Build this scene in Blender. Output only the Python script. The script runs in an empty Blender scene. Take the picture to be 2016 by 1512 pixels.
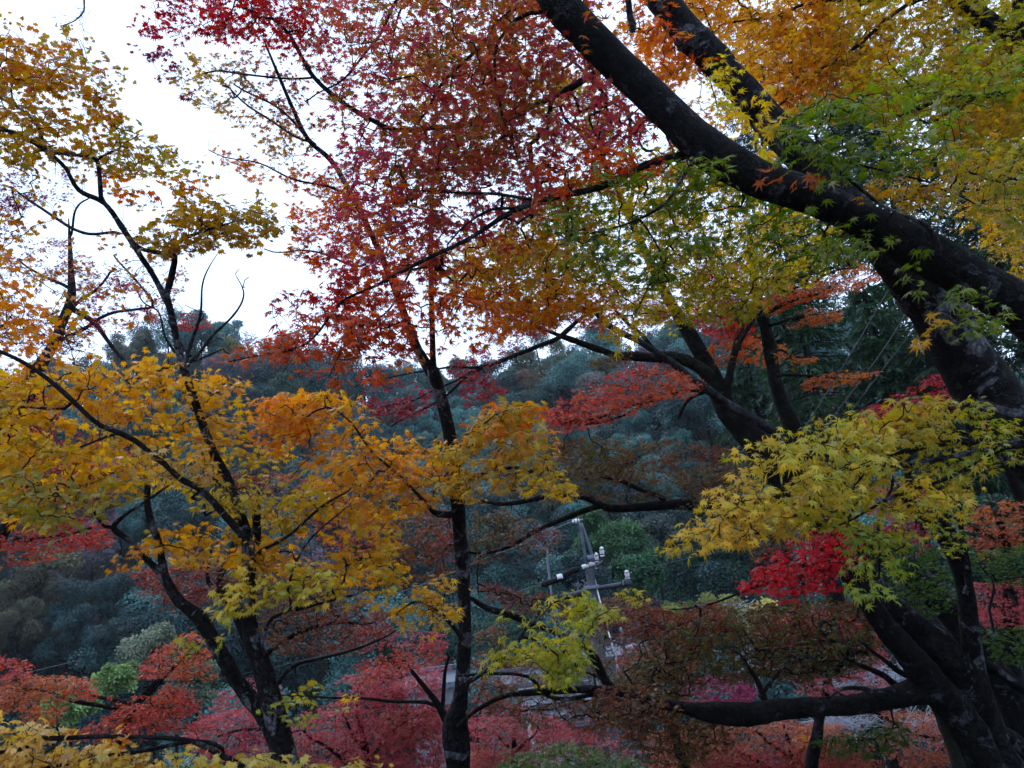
import bpy, math, random
import numpy as np
from mathutils import Matrix, Vector, Euler

sc = bpy.context.scene
# ---------------------------------------------------------------- camera, sky, sun, exposure
F = 1568.0                                   # focal length in pixels of the 2016 wide photograph
PITCH, ROLL = 14.0, -7.0
cd = bpy.data.cameras.new('camera'); cam = bpy.data.objects.new('camera', cd); sc.collection.objects.link(cam)
cd.sensor_width = 36; cd.lens = F/2016*36; cd.clip_start = 0.05; cd.clip_end = 2000
MW = Matrix.Translation((0, 0, 1.6)) @ Matrix.Rotation(math.radians(90+PITCH), 4, 'X') @ Matrix.Rotation(math.radians(ROLL), 4, 'Z')
cam.matrix_world = MW; sc.camera = cam
SUN_EL, SUN_AZ = math.radians(48), math.radians(-35)      # azimuth from +Y towards +X
w = bpy.data.worlds.new('World'); sc.world = w; w.use_nodes = True
nt = w.node_tree; nt.nodes.clear()
out = nt.nodes.new('ShaderNodeOutputWorld'); bg = nt.nodes.new('ShaderNodeBackground'); bg.inputs[1].default_value = 0.1
sky = nt.nodes.new('ShaderNodeTexSky'); sky.sky_type = 'NISHITA'; sky.sun_disc = False
sky.sun_elevation = SUN_EL; sky.sun_rotation = SUN_AZ
geo = nt.nodes.new('ShaderNodeTexCoord'); cl = nt.nodes.new('ShaderNodeTexNoise'); cl.inputs['Scale'].default_value = 1.6; cl.inputs['Detail'].default_value = 4
nt.links.new(geo.outputs['Generated'], cl.inputs['Vector'])
rmp = nt.nodes.new('ShaderNodeMapRange'); rmp.inputs[1].default_value = .3; rmp.inputs[2].default_value = .7; rmp.inputs[3].default_value = .88; rmp.inputs[4].default_value = 1.0
nt.links.new(cl.outputs[0], rmp.inputs[0])
ov = nt.nodes.new('ShaderNodeVectorMath'); ov.operation = 'SCALE'; ov.inputs[0].default_value = (11.2, 14.2, 19.6)   # thick bright cloud layer
nt.links.new(rmp.outputs[0], ov.inputs['Scale'])
mx = nt.nodes.new('ShaderNodeMix'); mx.data_type = 'RGBA'; mx.inputs[0].default_value = .9; mx.clamp_result = False
nt.links.new(sky.outputs[0], mx.inputs[6]); nt.links.new(ov.outputs[0], mx.inputs[7])
nt.links.new(mx.outputs[2], bg.inputs[0]); nt.links.new(bg.outputs[0], out.inputs[0])
sd = bpy.data.lights.new('sun', 'SUN'); sd.energy = 0.9; sd.angle = math.radians(20); sd.color = (1, .95, .88)
so = bpy.data.objects.new('sun', sd); sc.collection.objects.link(so)
sdir = Vector((math.sin(SUN_AZ)*math.cos(SUN_EL), math.cos(SUN_AZ)*math.cos(SUN_EL), math.sin(SUN_EL)))
so.rotation_euler = sdir.to_track_quat('Z', 'Y').to_euler(); so.location = (0, 0, 30)
vs = sc.view_settings; vs.view_transform = 'Standard'; vs.look = 'None'; vs.exposure = 0.25; vs.gamma = 1
cy = sc.cycles; cy.max_bounces = 7; cy.diffuse_bounces = 3; cy.glossy_bounces = 2; cy.transmission_bounces = 5; cy.transparent_max_bounces = 4
cy.pixel_filter_width = 1.2; cy.denoising_prefilter = 'FAST'
cy.caustics_reflective = False; cy.caustics_refractive = False

# ---------------------------------------------------------------- helpers
RNG = np.random.default_rng(7)
MN = np.array(MW)
def Pn(px, py, d):
    px, py, d = np.broadcast_arrays(np.asarray(px, float), np.asarray(py, float), np.asarray(d, float))
    v = np.stack([(px-1008)/F*d, -(py-756)/F*d, -d], -1)
    return v @ MN[:3, :3].T + MN[:3, 3]
def ray(px, py):
    v = Pn(px, py, 1.0)-MN[:3, 3]; return v/np.linalg.norm(v)
def nrm(v): return v/np.maximum(np.linalg.norm(v, axis=-1, keepdims=True), 1e-9)

class SNoise:                                 # smooth noise as a sum of random waves
    def __init__(s, seed, freq, n=14, zst=1.0):
        r = np.random.default_rng(seed)
        s.k = r.normal(size=(n, 3))*freq*np.array([1, 1, zst]); s.p = r.uniform(0, 6.28, n); s.n = n
    def __call__(s, p): return np.sin(p @ s.k.T + s.p).sum(-1)/math.sqrt(s.n/2)   # about unit variance

def empty(name, loc, label=None, cat=None, group=None, kind=None):
    o = bpy.data.objects.new(name, None); sc.collection.objects.link(o); o.location = loc; o.empty_display_size = .2
    tag(o, label, cat, group, kind); return o
def tag(o, label=None, cat=None, group=None, kind=None):
    for k, v in (('label', label), ('category', cat), ('group', group), ('kind', kind)):
        if v: o[k] = v
    return o
def mesh(name, V, faces, mat, parent=None, col=None, smooth=False):
    """faces: list of integer arrays (n,k)"""
    V = np.asarray(V, np.float32)
    me = bpy.data.meshes.new(name)
    me.vertices.add(len(V)); 
    if parent is not None:
        q = parent
        while q is not None: V = V-np.array(q.location, np.float32); q = q.parent
    me.vertices.foreach_set('co', V.ravel())
    faces = [np.asarray(f, np.int32) for f in faces if len(f)]
    nl = sum(f.size for f in faces); npoly = sum(len(f) for f in faces)
    me.loops.add(nl); me.polygons.add(npoly)
    me.loops.foreach_set('vertex_index', np.concatenate([f.ravel() for f in faces]))
    tot = np.concatenate([np.full(len(f), f.shape[1], np.int32) for f in faces])
    st = np.concatenate([[0], np.cumsum(tot)[:-1]]).astype(np.int32)
    me.polygons.foreach_set('loop_start', st)
    try: me.polygons.foreach_set('loop_total', tot)
    except Exception: pass
    me.polygons.foreach_set('use_smooth', np.full(npoly, smooth))
    if col is not None:
        at = me.color_attributes.new('leafcol', 'FLOAT_COLOR', 'POINT')
        c = np.ones((len(V), 4), np.float32); c[:, :3] = col; at.data.foreach_set('color', c.ravel())
    me.update(); me.validate()
    me.materials.append(mat)
    o = bpy.data.objects.new(name, me); sc.collection.objects.link(o)
    if parent is not None: o.parent = parent
    return o

def spline(C, n_per=6):
    C = np.asarray(C, float)
    if len(C) < 3:
        t = np.linspace(0, 1, n_per+1)[:, None]; return C[0]*(1-t)+C[-1]*t
    A = np.vstack([2*C[0]-C[1], C, 2*C[-1]-C[-2]]); o = []
    for i in range(len(C)-1):
        p0, p1, p2, p3 = A[i:i+4]
        t = np.linspace(0, 1, n_per, endpoint=False)[:, None]
        o.append(.5*(2*p1+(p2-p0)*t+(2*p0-5*p1+4*p2-p3)*t**2+(3*p1-p0-3*p2+p3)*t**3))
    o.append(C[-1:]); return np.vstack(o)

def tubes(P, R, k=5, lump=0.0, seed=0):
    """P (M,n,3) R (M,n) -> verts, quads ; many tubes at once"""
    M, n, _ = P.shape
    T = np.empty_like(P); T[:, 1:-1] = P[:, 2:]-P[:, :-2]; T[:, 0] = P[:, 1]-P[:, 0]; T[:, -1] = P[:, -1]-P[:, -2]; T = nrm(T)
    U = np.empty_like(P)
    ref = np.where(np.abs(T[:, 0, 2:3]) > .8, np.array([[1., 0, 0]]), np.array([[0, 0, 1.]]))
    u = nrm(ref-(ref*T[:, 0]).sum(-1, keepdims=True)*T[:, 0]); U[:, 0] = u
    for i in range(1, n):
        u = nrm(u-(u*T[:, i]).sum(-1, keepdims=True)*T[:, i]); U[:, i] = u
    W = np.cross(T, U)
    a = np.linspace(0, 2*math.pi, k, endpoint=False)
    dirs = U[:, :, None]*np.cos(a)[:, None]+W[:, :, None]*np.sin(a)[:, None]
    rr = np.repeat(R[:, :, None], k, 2)
    if lump:
        base = P[:, :, None]+dirs*R[:, :, None, None]
        s = max(float(R.max()), .01)
        q = base.reshape(-1, 3)
        rr = rr*(1+lump*(SNoise(seed, 1.0/s)(q)*.6+SNoise(seed+1, 2.6/s)(q)*.4+SNoise(seed+2, 7/s)(q)*.22).reshape(rr.shape).clip(-2, 2))
    V = (P[:, :, None]+dirs*rr[..., None]).reshape(-1, 3)
    i0 = (np.arange(M)[:, None, None]*n*k+np.arange(n-1)[None, :, None]*k)
    j = np.arange(k)[None, None, :]; j2 = (j+1) % k
    q = np.stack([i0+j, i0+j2, i0+k+j2, i0+k+j], -1).reshape(-1, 4)
    # caps
    ce = P[:, -1]; base_c = len(V); V = np.vstack([V, ce])
    l0 = (np.arange(M)[:, None]*n*k+(n-1)*k); jj = np.arange(k)[None, :]
    t = np.stack([l0+jj, l0+(jj+1) % k, np.broadcast_to(base_c+np.arange(M)[:, None], (M, k))], -1).reshape(-1, 3)
    return V, q, t

# ---------------------------------------------------------------- materials
def newmat(name):
    m = bpy.data.materials.new(name); m.use_nodes = True; m.node_tree.nodes.clear(); return m, m.node_tree
def leafmat(name, transl=.45, rough=.45, spec=.35):
    m, t = newmat(name); N = t.nodes; L = t.links
    o = N.new('ShaderNodeOutputMaterial'); at = N.new('ShaderNodeAttribute'); at.attribute_name = 'leafcol'
    p = N.new('ShaderNodeBsdfPrincipled'); p.inputs['Roughness'].default_value = rough; p.inputs['Specular IOR Level'].default_value = spec
    tr = N.new('ShaderNodeBsdfTranslucent'); mx = N.new('ShaderNodeMixShader'); mx.inputs[0].default_value = transl
    hs = N.new('ShaderNodeHueSaturation'); hs.inputs['Saturation'].default_value = 1.12; hs.inputs['Value'].default_value = 1.35
    nz = N.new('ShaderNodeTexNoise'); nz.inputs['Scale'].default_value = 90; nz.inputs['Detail'].default_value = 2
    g = N.new('ShaderNodeNewGeometry'); L.new(g.outputs['Position'], nz.inputs['Vector'])
    mr = N.new('ShaderNodeMapRange'); mr.inputs[3].default_value = .8; mr.inputs[4].default_value = 1.2; L.new(nz.outputs[0], mr.inputs[0])
    mu = N.new('ShaderNodeVectorMath'); mu.operation = 'SCALE'; L.new(at.outputs['Color'], mu.inputs[0]); L.new(mr.outputs[0], mu.inputs['Scale'])
    L.new(mu.outputs[0], p.inputs['Base Color']); L.new(mu.outputs[0], hs.inputs['Color']); L.new(hs.outputs[0], tr.inputs[0])
    L.new(p.outputs[0], mx.inputs[1]); L.new(tr.outputs[0], mx.inputs[2]); L.new(mx.outputs[0], o.inputs[0]); return m
def barkmat(name, c1, c2, c3, scale=14, patch=.62, streak=.5):
    """rough bark: dark ground, pale lichen patches with broken rims, fine cracks"""
    m, t = newmat(name); N = t.nodes; L = t.links
    o = N.new('ShaderNodeOutputMaterial'); p = N.new('ShaderNodeBsdfPrincipled'); p.inputs['Roughness'].default_value = .8; p.inputs['Specular IOR Level'].default_value = .12
    tc = N.new('ShaderNodeNewGeometry')
    def noise(sc_, det=6, ro=.62, dist=0):
        n = N.new('ShaderNodeTexNoise'); n.inputs['Scale'].default_value = sc_; n.inputs['Detail'].default_value = det; n.inputs['Roughness'].default_value = ro; n.inputs['Distortion'].default_value = dist
        L.new(tc.outputs['Position'], n.inputs['Vector']); return n
    def ramp(src, a, b, lo, hi):
        r = N.new('ShaderNodeMapRange'); r.inputs[1].default_value = a; r.inputs[2].default_value = b; r.inputs[3].default_value = lo; r.inputs[4].default_value = hi; L.new(src, r.inputs[0]); return r
    n1 = noise(scale); n2 = noise(scale*.5, 7, .68, .8); n3 = noise(scale*5, 5); n4 = noise(scale*1.7, 5, .7, 1.5)
    v = N.new('ShaderNodeTexVoronoi'); v.feature = 'DISTANCE_TO_EDGE'; v.inputs['Scale'].default_value = scale*1.9
    wv = N.new('ShaderNodeVectorMath'); wv.operation = 'MULTIPLY_ADD'; wv.inputs[1].default_value = (.09, .09, .09); L.new(n4.outputs['Color'], wv.inputs[0]); L.new(tc.outputs['Position'], wv.inputs[2]); L.new(wv.outputs[0], v.inputs['Vector'])
    crack = ramp(v.outputs[0], 0, .07, .35, 1)
    r1 = N.new('ShaderNodeValToRGB'); e = r1.color_ramp.elements; e[0].position = .32; e[1].position = .68; e[0].color = (*c1, 1); e[1].color = (*c2, 1); L.new(n1.outputs[0], r1.inputs[0])
    big = ramp(n2.outputs[0], patch, patch+.035, 0, .75); small = ramp(n4.outputs[0], .62, .68, 0, .55)
    mxm = N.new('ShaderNodeMath'); mxm.operation = 'MAXIMUM'; L.new(big.outputs[0], mxm.inputs[0]); L.new(small.outputs[0], mxm.inputs[1])
    brk = ramp(n3.outputs[0], .35, .6, .35, 1); mm = N.new('ShaderNodeMath'); mm.operation = 'MULTIPLY'; L.new(mxm.outputs[0], mm.inputs[0]); L.new(brk.outputs[0], mm.inputs[1])
    mx = N.new('ShaderNodeMix'); mx.data_type = 'RGBA'; L.new(mm.outputs[0], mx.inputs[0]); L.new(r1.outputs[0], mx.inputs[6]); mx.inputs[7].default_value = (*c3, 1)
    sc2 = N.new('ShaderNodeVectorMath'); sc2.operation = 'SCALE'; L.new(mx.outputs[2], sc2.inputs[0]); L.new(crack.outputs[0], sc2.inputs['Scale']); L.new(sc2.outputs[0], p.inputs['Base Color'])
    a1 = N.new('ShaderNodeMath'); a1.operation = 'MULTIPLY_ADD'; a1.inputs[1].default_value = 1.4; L.new(n1.outputs[0], a1.inputs[0]); L.new(n3.outputs[0], a1.inputs[2])
    a2 = N.new('ShaderNodeMath'); a2.operation = 'MULTIPLY_ADD'; a2.inputs[1].default_value = .5; L.new(crack.outputs[0], a2.inputs[0]); L.new(a1.outputs[0], a2.inputs[2])
    b = N.new('ShaderNodeBump'); b.inputs['Strength'].default_value = 1; b.inputs['Distance'].default_value = .03; L.new(a2.outputs[0], b.inputs['Height']); L.new(b.outputs[0], p.inputs['Normal'])
    L.new(p.outputs[0], o.inputs[0]); return m
def plain(name, c, rough=.6, metal=0, var=.25, scale=3, bump=0, spec=.4):
    m, t = newmat(name); N = t.nodes; L = t.links
    o = N.new('ShaderNodeOutputMaterial'); p = N.new('ShaderNodeBsdfPrincipled'); p.inputs['Roughness'].default_value = rough; p.inputs['Metallic'].default_value = metal
    p.inputs['Specular IOR Level'].default_value = spec
    g = N.new('ShaderNodeNewGeometry'); n = N.new('ShaderNodeTexNoise'); n.inputs['Scale'].default_value = scale; n.inputs['Detail'].default_value = 6
    L.new(g.outputs['Position'], n.inputs['Vector'])
    mr = N.new('ShaderNodeMapRange'); mr.inputs[1].default_value = .3; mr.inputs[2].default_value = .7; mr.inputs[3].default_value = 1-var; mr.inputs[4].default_value = 1+var; L.new(n.outputs[0], mr.inputs[0])
    v = N.new('ShaderNodeVectorMath'); v.operation = 'SCALE'; v.inputs[0].default_value = c; L.new(mr.outputs[0], v.inputs['Scale']); L.new(v.outputs[0], p.inputs['Base Color'])
    if bump:
        b = N.new('ShaderNodeBump'); b.inputs['Strength'].default_value = bump; b.inputs['Distance'].default_value = .05; L.new(n.outputs[0], b.inputs['Height']); L.new(b.outputs[0], p.inputs['Normal'])
    L.new(p.outputs[0], o.inputs[0]); return m
M_LEAF = leafmat('maple_leaf', .48, .36, .5)
M_FAR = leafmat('far_leaf', .25, .55, .3)
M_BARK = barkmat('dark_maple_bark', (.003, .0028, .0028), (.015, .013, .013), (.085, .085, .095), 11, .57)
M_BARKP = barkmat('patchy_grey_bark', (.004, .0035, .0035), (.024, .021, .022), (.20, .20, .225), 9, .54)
M_TWIG = plain('dark_twig', (.008, .006, .006), .85, scale=20, spec=.15)
M_MOSS = barkmat('mossy_bark', (.008, .008, .007), (.022, .022, .018), (.03, .042, .02), 8, .55)
M_GREYB = barkmat('grey_bark', (.014, .013, .014), (.05, .048, .053), (.13, .13, .15), 10, .55)
# ---------------------------------------------------------------- leaves
def leaf_template(lobes, lens, notch, shoulder, petiole=True):
    """a palmate leaf in the XY plane, stalk end at the origin, middle lobe along +Y"""
    ring = []
    n = len(lobes)
    for i in range(n):
        a0 = lobes[i]; l = lens[i]
        am = (lobes[i-1]+a0)/2 if i else a0-24
        ring.append((am, notch if i else notch*.6))
        if shoulder: ring += [(a0-shoulder*10/l**.5*.8, l*.58), (a0, l), (a0+shoulder*10/l**.5*.8, l*.58)]
        else: ring.append((a0, l))
    ring.append((lobes[-1]+24, notch*.6))
    V = [(0, 0, 0)]+[(math.sin(math.radians(a))*r, math.cos(math.radians(a))*r, -.22*r*r) for a, r in ring]
    T = [(0, i+1, i+2) for i in range(len(ring)-1)]
    if petiole:
        b = len(V); V += [(-.022, 0, 0), (.022, 0, 0), (0, -.75, .06)]; T.append((b, b+1, b+2))
    return np.array(V, float), np.array(T)
NEAR = leaf_template([-128, -84, -42, 0, 42, 84, 128], [.45, .8, .96, 1.0, .96, .8, .45], .30, .95)
NEARB = leaf_template([-110, -58, -20, 18, 62, 118], [.5, .88, 1.0, .97, .8, .5], .36, .8)
BROADB = leaf_template([-105, -48, 4, 50, 108], [.55, .86, 1.0, .8, .6], .55, 1.1)
BROAD = leaf_template([-118, -62, -28, 0, 28, 62, 118], [.5, .84, .9, 1.0, .9, .84, .5], .50, 1.0)
MID = leaf_template([-105, -50, 0, 50, 105], [.6, .9, 1.0, .9, .6], .32, 0, False)
FARL = leaf_template([-80, 0, 80], [.8, 1.0, .8], .45, 0, False)

PAL = dict(
    gold=[(.64, .21, .02), (.72, .34, .025), (.70, .41, .04), (.54, .40, .05)],
    goldg=[(.68, .34, .03), (.64, .41, .045), (.48, .41, .05), (.26, .32, .04)],
    ygreen=[(.74, .44, .045), (.66, .47, .05), (.50, .45, .05), (.28, .34, .045)],
    palegold=[(.60, .34, .10), (.64, .42, .12), (.62, .40, .08), (.46, .40, .07)],
    orange=[(.62, .10, .03), (.72, .22, .03), (.74, .32, .03), (.70, .42, .04)],
    orangered=[(.50, .05, .03), (.66, .10, .03), (.72, .20, .03), (.66, .34, .04)],
    dimorange=[(.40, .14, .03), (.46, .24, .03), (.42, .28, .04), (.30, .26, .04)],
    olivegold=[(.50, .16, .03), (.48, .25, .035), (.42, .27, .045), (.26, .23, .04)],
    green=[(.24, .25, .03), (.14, .20, .02), (.10, .16, .018), (.19, .24, .03)],
    dgreen=[(.05, .10, .015), (.06, .13, .02), (.10, .15, .02)],
    red=[(.34, .03, .045), (.46, .05, .05), (.52, .08, .05), (.38, .12, .05)],
    redolive=[(.42, .06, .055), (.38, .12, .045), (.27, .16, .04), (.15, .18, .035)],
    canopyred=[(.42, .075, .11), (.50, .09, .10), (.52, .14, .07), (.36, .19, .05), (.24, .22, .045)],
    scarlet=[(.52, .008, .02), (.62, .012, .025), (.60, .03, .03)],
    crimson=[(.22, .012, .022), (.34, .018, .03), (.42, .03, .035)],
    maroon=[(.10, .016, .03), (.18, .02, .035), (.26, .03, .04)],
    russet=[(.30, .035, .02), (.26, .06, .025), (.20, .08, .025), (.12, .09, .02)],
    darkrusset=[(.20, .03, .018), (.17, .05, .02), (.12, .07, .02), (.07, .075, .016)],
    pink=[(.48, .06, .09), (.54, .10, .11), (.50, .12, .10), (.40, .10, .12)],
    pinkor=[(.52, .09, .08), (.56, .15, .10), (.52, .22, .08), (.40, .12, .10)],
    magenta=[(.30, .02, .09), (.40, .04, .14), (.34, .04, .10)],
    firered=[(.52, .04, .04), (.58, .08, .045), (.56, .14, .045), (.44, .15, .05)],
    rust=[(.46, .10, .04), (.50, .16, .05), (.42, .18, .05)],
)
def palette(pal, t):
    c = np.array(PAL[pal]); x = np.clip(t, 0, .9999)*(len(c)-1); i = x.astype(int); f = (x-i)[:, None]
    return c[i]*(1-f)+c[i+1]*f

def inpoly(x, y, poly):
    r = np.zeros(len(x), bool); n = len(poly)
    for i in range(n):
        (x1, y1), (x2, y2) = poly[i], poly[i-1]
        if y1 == y2: continue
        r ^= ((y1 > y) != (y2 > y)) & (x < (x2-x1)*(y-y1)/(y2-y1)+x1)
    return r
def place_leaves(tmpl, pos, head, nor, size, curl):
    TV, TT = tmpl
    n = nrm(nor); y = nrm(head-(head*n).sum(-1, keepdims=True)*n); x = np.cross(y, n)
    V = pos[:, None]+size[:, None, None]*(TV[None, :, 0:1]*x[:, None]+TV[None, :, 1:2]*y[:, None]+(TV[None, :, 2:3]*curl[:, None, None])*n[:, None])
    T = (np.arange(len(pos))[:, None, None]*len(TV)+TT[None]).reshape(-1, 3)
    return V.reshape(-1, 3), T

COVK = 2.1
class Tree:
    """a tree: trunk, branches, twigs and leaf sprays, all children of one Empty that stands on the ground"""
    def __init__(s, name, label, base, cat='tree', group=None, seed=1, bark=None, twig_r=.0010):
        s.root = empty(name, base, label, cat, group); s.bark = bark or M_BARK; s.seed = seed
        s.pts = []; s.rng = np.random.default_rng(seed); s.twig_r = twig_r; s.nodes = []; s.objs = []; s.twiglets = 14
    def limb(s, pts, d, name='branch', k=10, lump=.06, mat=None, ground=False, n_per=6, wob=None):
        """pts: (px, py, width_px[, depth])"""
        if wob is None: wob = .02 if k <= 8 else 0
        d = [p[3] if len(p) > 3 else d for p in pts]
        P = [Pn(p[0], p[1], dd) for p, dd in zip(pts, d)]; R = [p[2]/2*dd/F for p, dd in zip(pts, d)]
        if ground:                                # carry the foot down to the soil
            b = np.array(s.root.location); r = R[0]
            P = [b+[0, 0, -.25], b*.75+P[0]*.25] + P; R = [r*1.7, r*1.25]+R
        return s.limb3(P, R, name, k, lump, mat, n_per, wob)
    def limb3(s, P, R, name='branch', k=10, lump=.06, mat=None, n_per=6, wob=0):
        C = spline(np.column_stack([np.array(P), np.array(R)]), n_per)
        if wob:
            q = C[:, :3]; C[1:-1, :3] += (np.stack([SNoise(s.seed+i*7, 2.2 if k > 8 else 5)(q) for i in range(3)], -1)*wob)[1:-1]
        C[:, 3] = np.maximum(C[:, 3], .0012)
        V, q, t = tubes(C[None, :, :3], C[None, :, 3], k, lump, s.seed)
        s.pts.append(C)
        o = mesh(name, V, [q, t], mat or s.bark, s.root, smooth=True); s.objs.append(o); return o
    def spray(s, poly, d, pal, cov=1.2, size=.07, dj=.35, droop=.45, tmpl=None, gap=.0, strat=2.5, slope=(0, 0), k=(4, 8), tbias=0., tamp=.33, nfreq=1.1, clump=1.0, lbl=None, spread=1.0, mat=None, face=0.0, name='foliage', tw=True):
        """fills the solid seen behind an outline: depth d +- dj, leaves grow in flat clusters at twig ends"""
        r = s.rng; tmpl = tmpl or NEAR
        p = np.array(poly, float); x0, y0 = p.min(0); x1, y1 = p.max(0)
        area = .5*abs(sum(p[i-1, 0]*p[i, 1]-p[i, 0]*p[i-1, 1] for i in range(len(p))))
        spx = size*F/d; nl = area*cov*COVK/(.2*spx**2); kk = (k[0]+k[1])/2; nc = max(2, int(nl/kk))
        X = []; tot = 0; seed = int(x0*3+y0*7+d*100+s.seed) % 99991
        n1 = SNoise(seed, 1.6/ max(.25, 9*size), zst=strat); n2 = SNoise(seed+5, 4.5/ max(.25, 9*size), zst=strat)
        pool = nc*6
        xs = r.uniform(x0, x1, pool*4); ys = r.uniform(y0, y1, pool*4); m = inpoly(xs, ys, p); xs = xs[m][:pool]; ys = ys[m][:pool]
        dd = d+r.uniform(-dj, dj, len(xs))+slope[0]*(xs-(x0+x1)/2)/1000+slope[1]*(ys-(y0+y1)/2)/1000
        Q = Pn(xs, ys, dd); sc_ = clump*(n1(Q)*.7+n2(Q)*.5)+r.normal(size=len(Q))*.55
        Q = Q[sc_ > gap-.6]
        Q = Q[:nc]; sp_ = .045*math.sqrt(area)/F*d; Q = Q+np.clip(r.normal(size=Q.shape), -2.2, 2.2)*[sp_, sp_, sp_*.45]   # feathered edge
        s.nodes.append(Q)
        # leaves
        ctr = Q.mean(0)
        anchor = s._near(Q)
        o = Q-anchor; o[:, 2] *= .3; o = nrm(o+r.normal(size=o.shape)*.25*np.linalg.norm(o, axis=1, keepdims=True))
        kn = r.integers(k[0], k[1]+1, len(Q)); I = np.repeat(np.arange(len(Q)), kn); n = len(I)
        ang = r.normal(size=n)*1.0*spread
        oi = o[I]; sd = nrm(np.cross(oi, [0, 0, 1.])); hd = oi*np.cos(ang)[:, None]+sd*np.sin(ang)[:, None]; hd[:, 2] *= .4
        hd = nrm(hd)
        sz = size/1.75*r.uniform(.5, 1.22, n)
        back = -oi*(r.uniform(0, 1.6, n)*size)[:, None]
        pos = Q[I]+back+hd*(sz*.7)[:, None]+r.normal(size=(n, 3))*[size*.35, size*.35, size*.22]
        dr = droop+r.normal(size=n)*.32
        up = np.array([0, 0, 1.]); nor = up*np.cos(dr)[:, None]+hd*np.sin(dr)[:, None]+r.normal(size=(n, 3))*.22
        if face: nor = nor+face*nrm(MN[:3, 3]-pos)
        cn = SNoise(seed+11, nfreq)(pos); cn2 = SNoise(seed+12, nfreq*4)(pos)
        t = .45+tbias+tamp*(cn*.65+cn2*.35)+r.normal(size=n)*.16
        C = palette(pal, t)*r.uniform(.78, 1.15, n)[:, None]
        od = r.random(n) < .02; C[od] = C[od]*.45+np.array([.03, .012, .008])
        od = r.random(n) < .05; C[od] = C[od]*.6+np.array([.16, .12, .10])   # pale undersides
        cu = r.uniform(.2, 2.6, n)*np.where(r.random(n) < .15, -1, 1); od = r.random(n) < .06; cu[od] *= 2.2
        alt = NEARB if tmpl is NEAR else BROADB if tmpl is BROAD else None
        if alt is None:
            V, T = place_leaves(tmpl, pos, hd, nor, sz, cu); CC = np.repeat(C, len(tmpl[0]), 0)
        else:                                   # two leaf forms mixed
            m = r.random(n) < .6; V, T = place_leaves(tmpl, pos[m], hd[m], nor[m], sz[m], cu[m]); V2, T2 = place_leaves(alt, pos[~m], hd[~m], nor[~m], sz[~m], cu[~m])
            CC = np.vstack([np.repeat(C[m], len(tmpl[0]), 0), np.repeat(C[~m], len(alt[0]), 0)]); T = np.vstack([T, T2+len(V)]); V = np.vstack([V, V2])
        li = int(np.argmin([((c[:, None, :3]-Q[None, :60])**2).sum(-1).min(0).mean() for c in s.pts]))   # the limb that carries them
        ob = mesh(name, V, [T], mat or M_LEAF, s.objs[li], CC)
        if lbl: ob['label'] = lbl
        return ob
    def _near(s, Q):
        B = np.vstack([c[:, :3] for c in s.pts])
        out = np.empty_like(Q)
        for i in range(0, len(Q), 400):
            D = ((Q[i:i+400, None]-B[None])**2).sum(-1); out[i:i+400] = B[D.argmin(1)]
        return out
    def finish(s, mat=None, sides=4, bend=.07, rexp=.40, reach=9e9):
        """grow the twig net from the limbs to every leaf cluster (minimum spanning tree rooted on the limbs)"""
        if not s.nodes: return s
        Q = np.vstack(s.nodes); B = np.vstack([c for c in s.pts]); n = len(Q)
        best = np.empty(n); par = np.empty(n, int)
        for i in range(0, n, 400):
            D = np.sqrt(((Q[i:i+400, None]-B[None, :, :3])**2).sum(-1)); best[i:i+400] = D.min(1); par[i:i+400] = -1-D.argmin(1)
        cost = best.copy()*1.15; done = np.zeros(n, bool); order = []; plen = np.zeros(n)
        for _ in range(n):
            i = int(np.where(done, 9e9, cost).argmin()); done[i] = True; order.append(i)
            plen[i] = (plen[par[i]] if par[i] >= 0 else 0)+best[i]
            dd = np.sqrt(((Q-Q[i])**2).sum(1)); c = dd+.12*min(plen[i], 3)
            m = (c < cost) & ~done; cost[m] = c[m]; best[m] = dd[m]; par[m] = i
        desc = np.ones(n)
        for i in reversed(order):
            if par[i] >= 0: desc[par[i]] += desc[i]
        rad = s.twig_r*desc**rexp
        A = np.where((par >= 0)[:, None], Q[np.maximum(par, 0)], B[np.minimum(-1-par, len(B)-1).clip(0), :3])
        brad = B[np.minimum(-1-par, len(B)-1).clip(0), 3]
        ra = np.where(par >= 0, np.minimum(rad[np.maximum(par, 0)], rad*1.25), np.minimum(brad*.8, rad*1.3))
        L = np.linalg.norm(Q-A, axis=1); keep = L < reach
        r = s.rng; m1 = A*.66+Q*.34+r.normal(size=A.shape)*(L*bend)[:, None]; m2 = A*.33+Q*.67+r.normal(size=A.shape)*(L*bend)[:, None]
        m1[:, 2] += L*.05; m2[:, 2] += L*.04
        P = np.stack([A, m1, m2, Q], 1)[keep]; R = np.stack([ra, ra*.67+rad*.33, ra*.33+rad*.67, rad*.85], 1)[keep]
        V, q, t = tubes(P, R, sides)
        # short bare side twigs along the thinner limbs
        S, D, LL = [], [], []
        for c in s.pts:
            if c[:, 3].max() > .035: continue
            sg = np.linalg.norm(np.diff(c[:, :3], axis=0), axis=1); m = min(90, int(sg.sum()*s.twiglets))
            for _ in range(m):
                i = r.integers(0, len(c)-1); f = r.random(); tg = c[i+1, :3]-c[i, :3]; tg = tg/(np.linalg.norm(tg)+1e-9)*(1 if c[i, 3] >= c[i+1, 3] else -1)
                S.append(c[i, :3]*(1-f)+c[i+1, :3]*f); D.append(tg*.7+r.normal(size=3)*.6+np.array([0, 0, .15])); LL.append(r.uniform(.05, .26))
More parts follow.
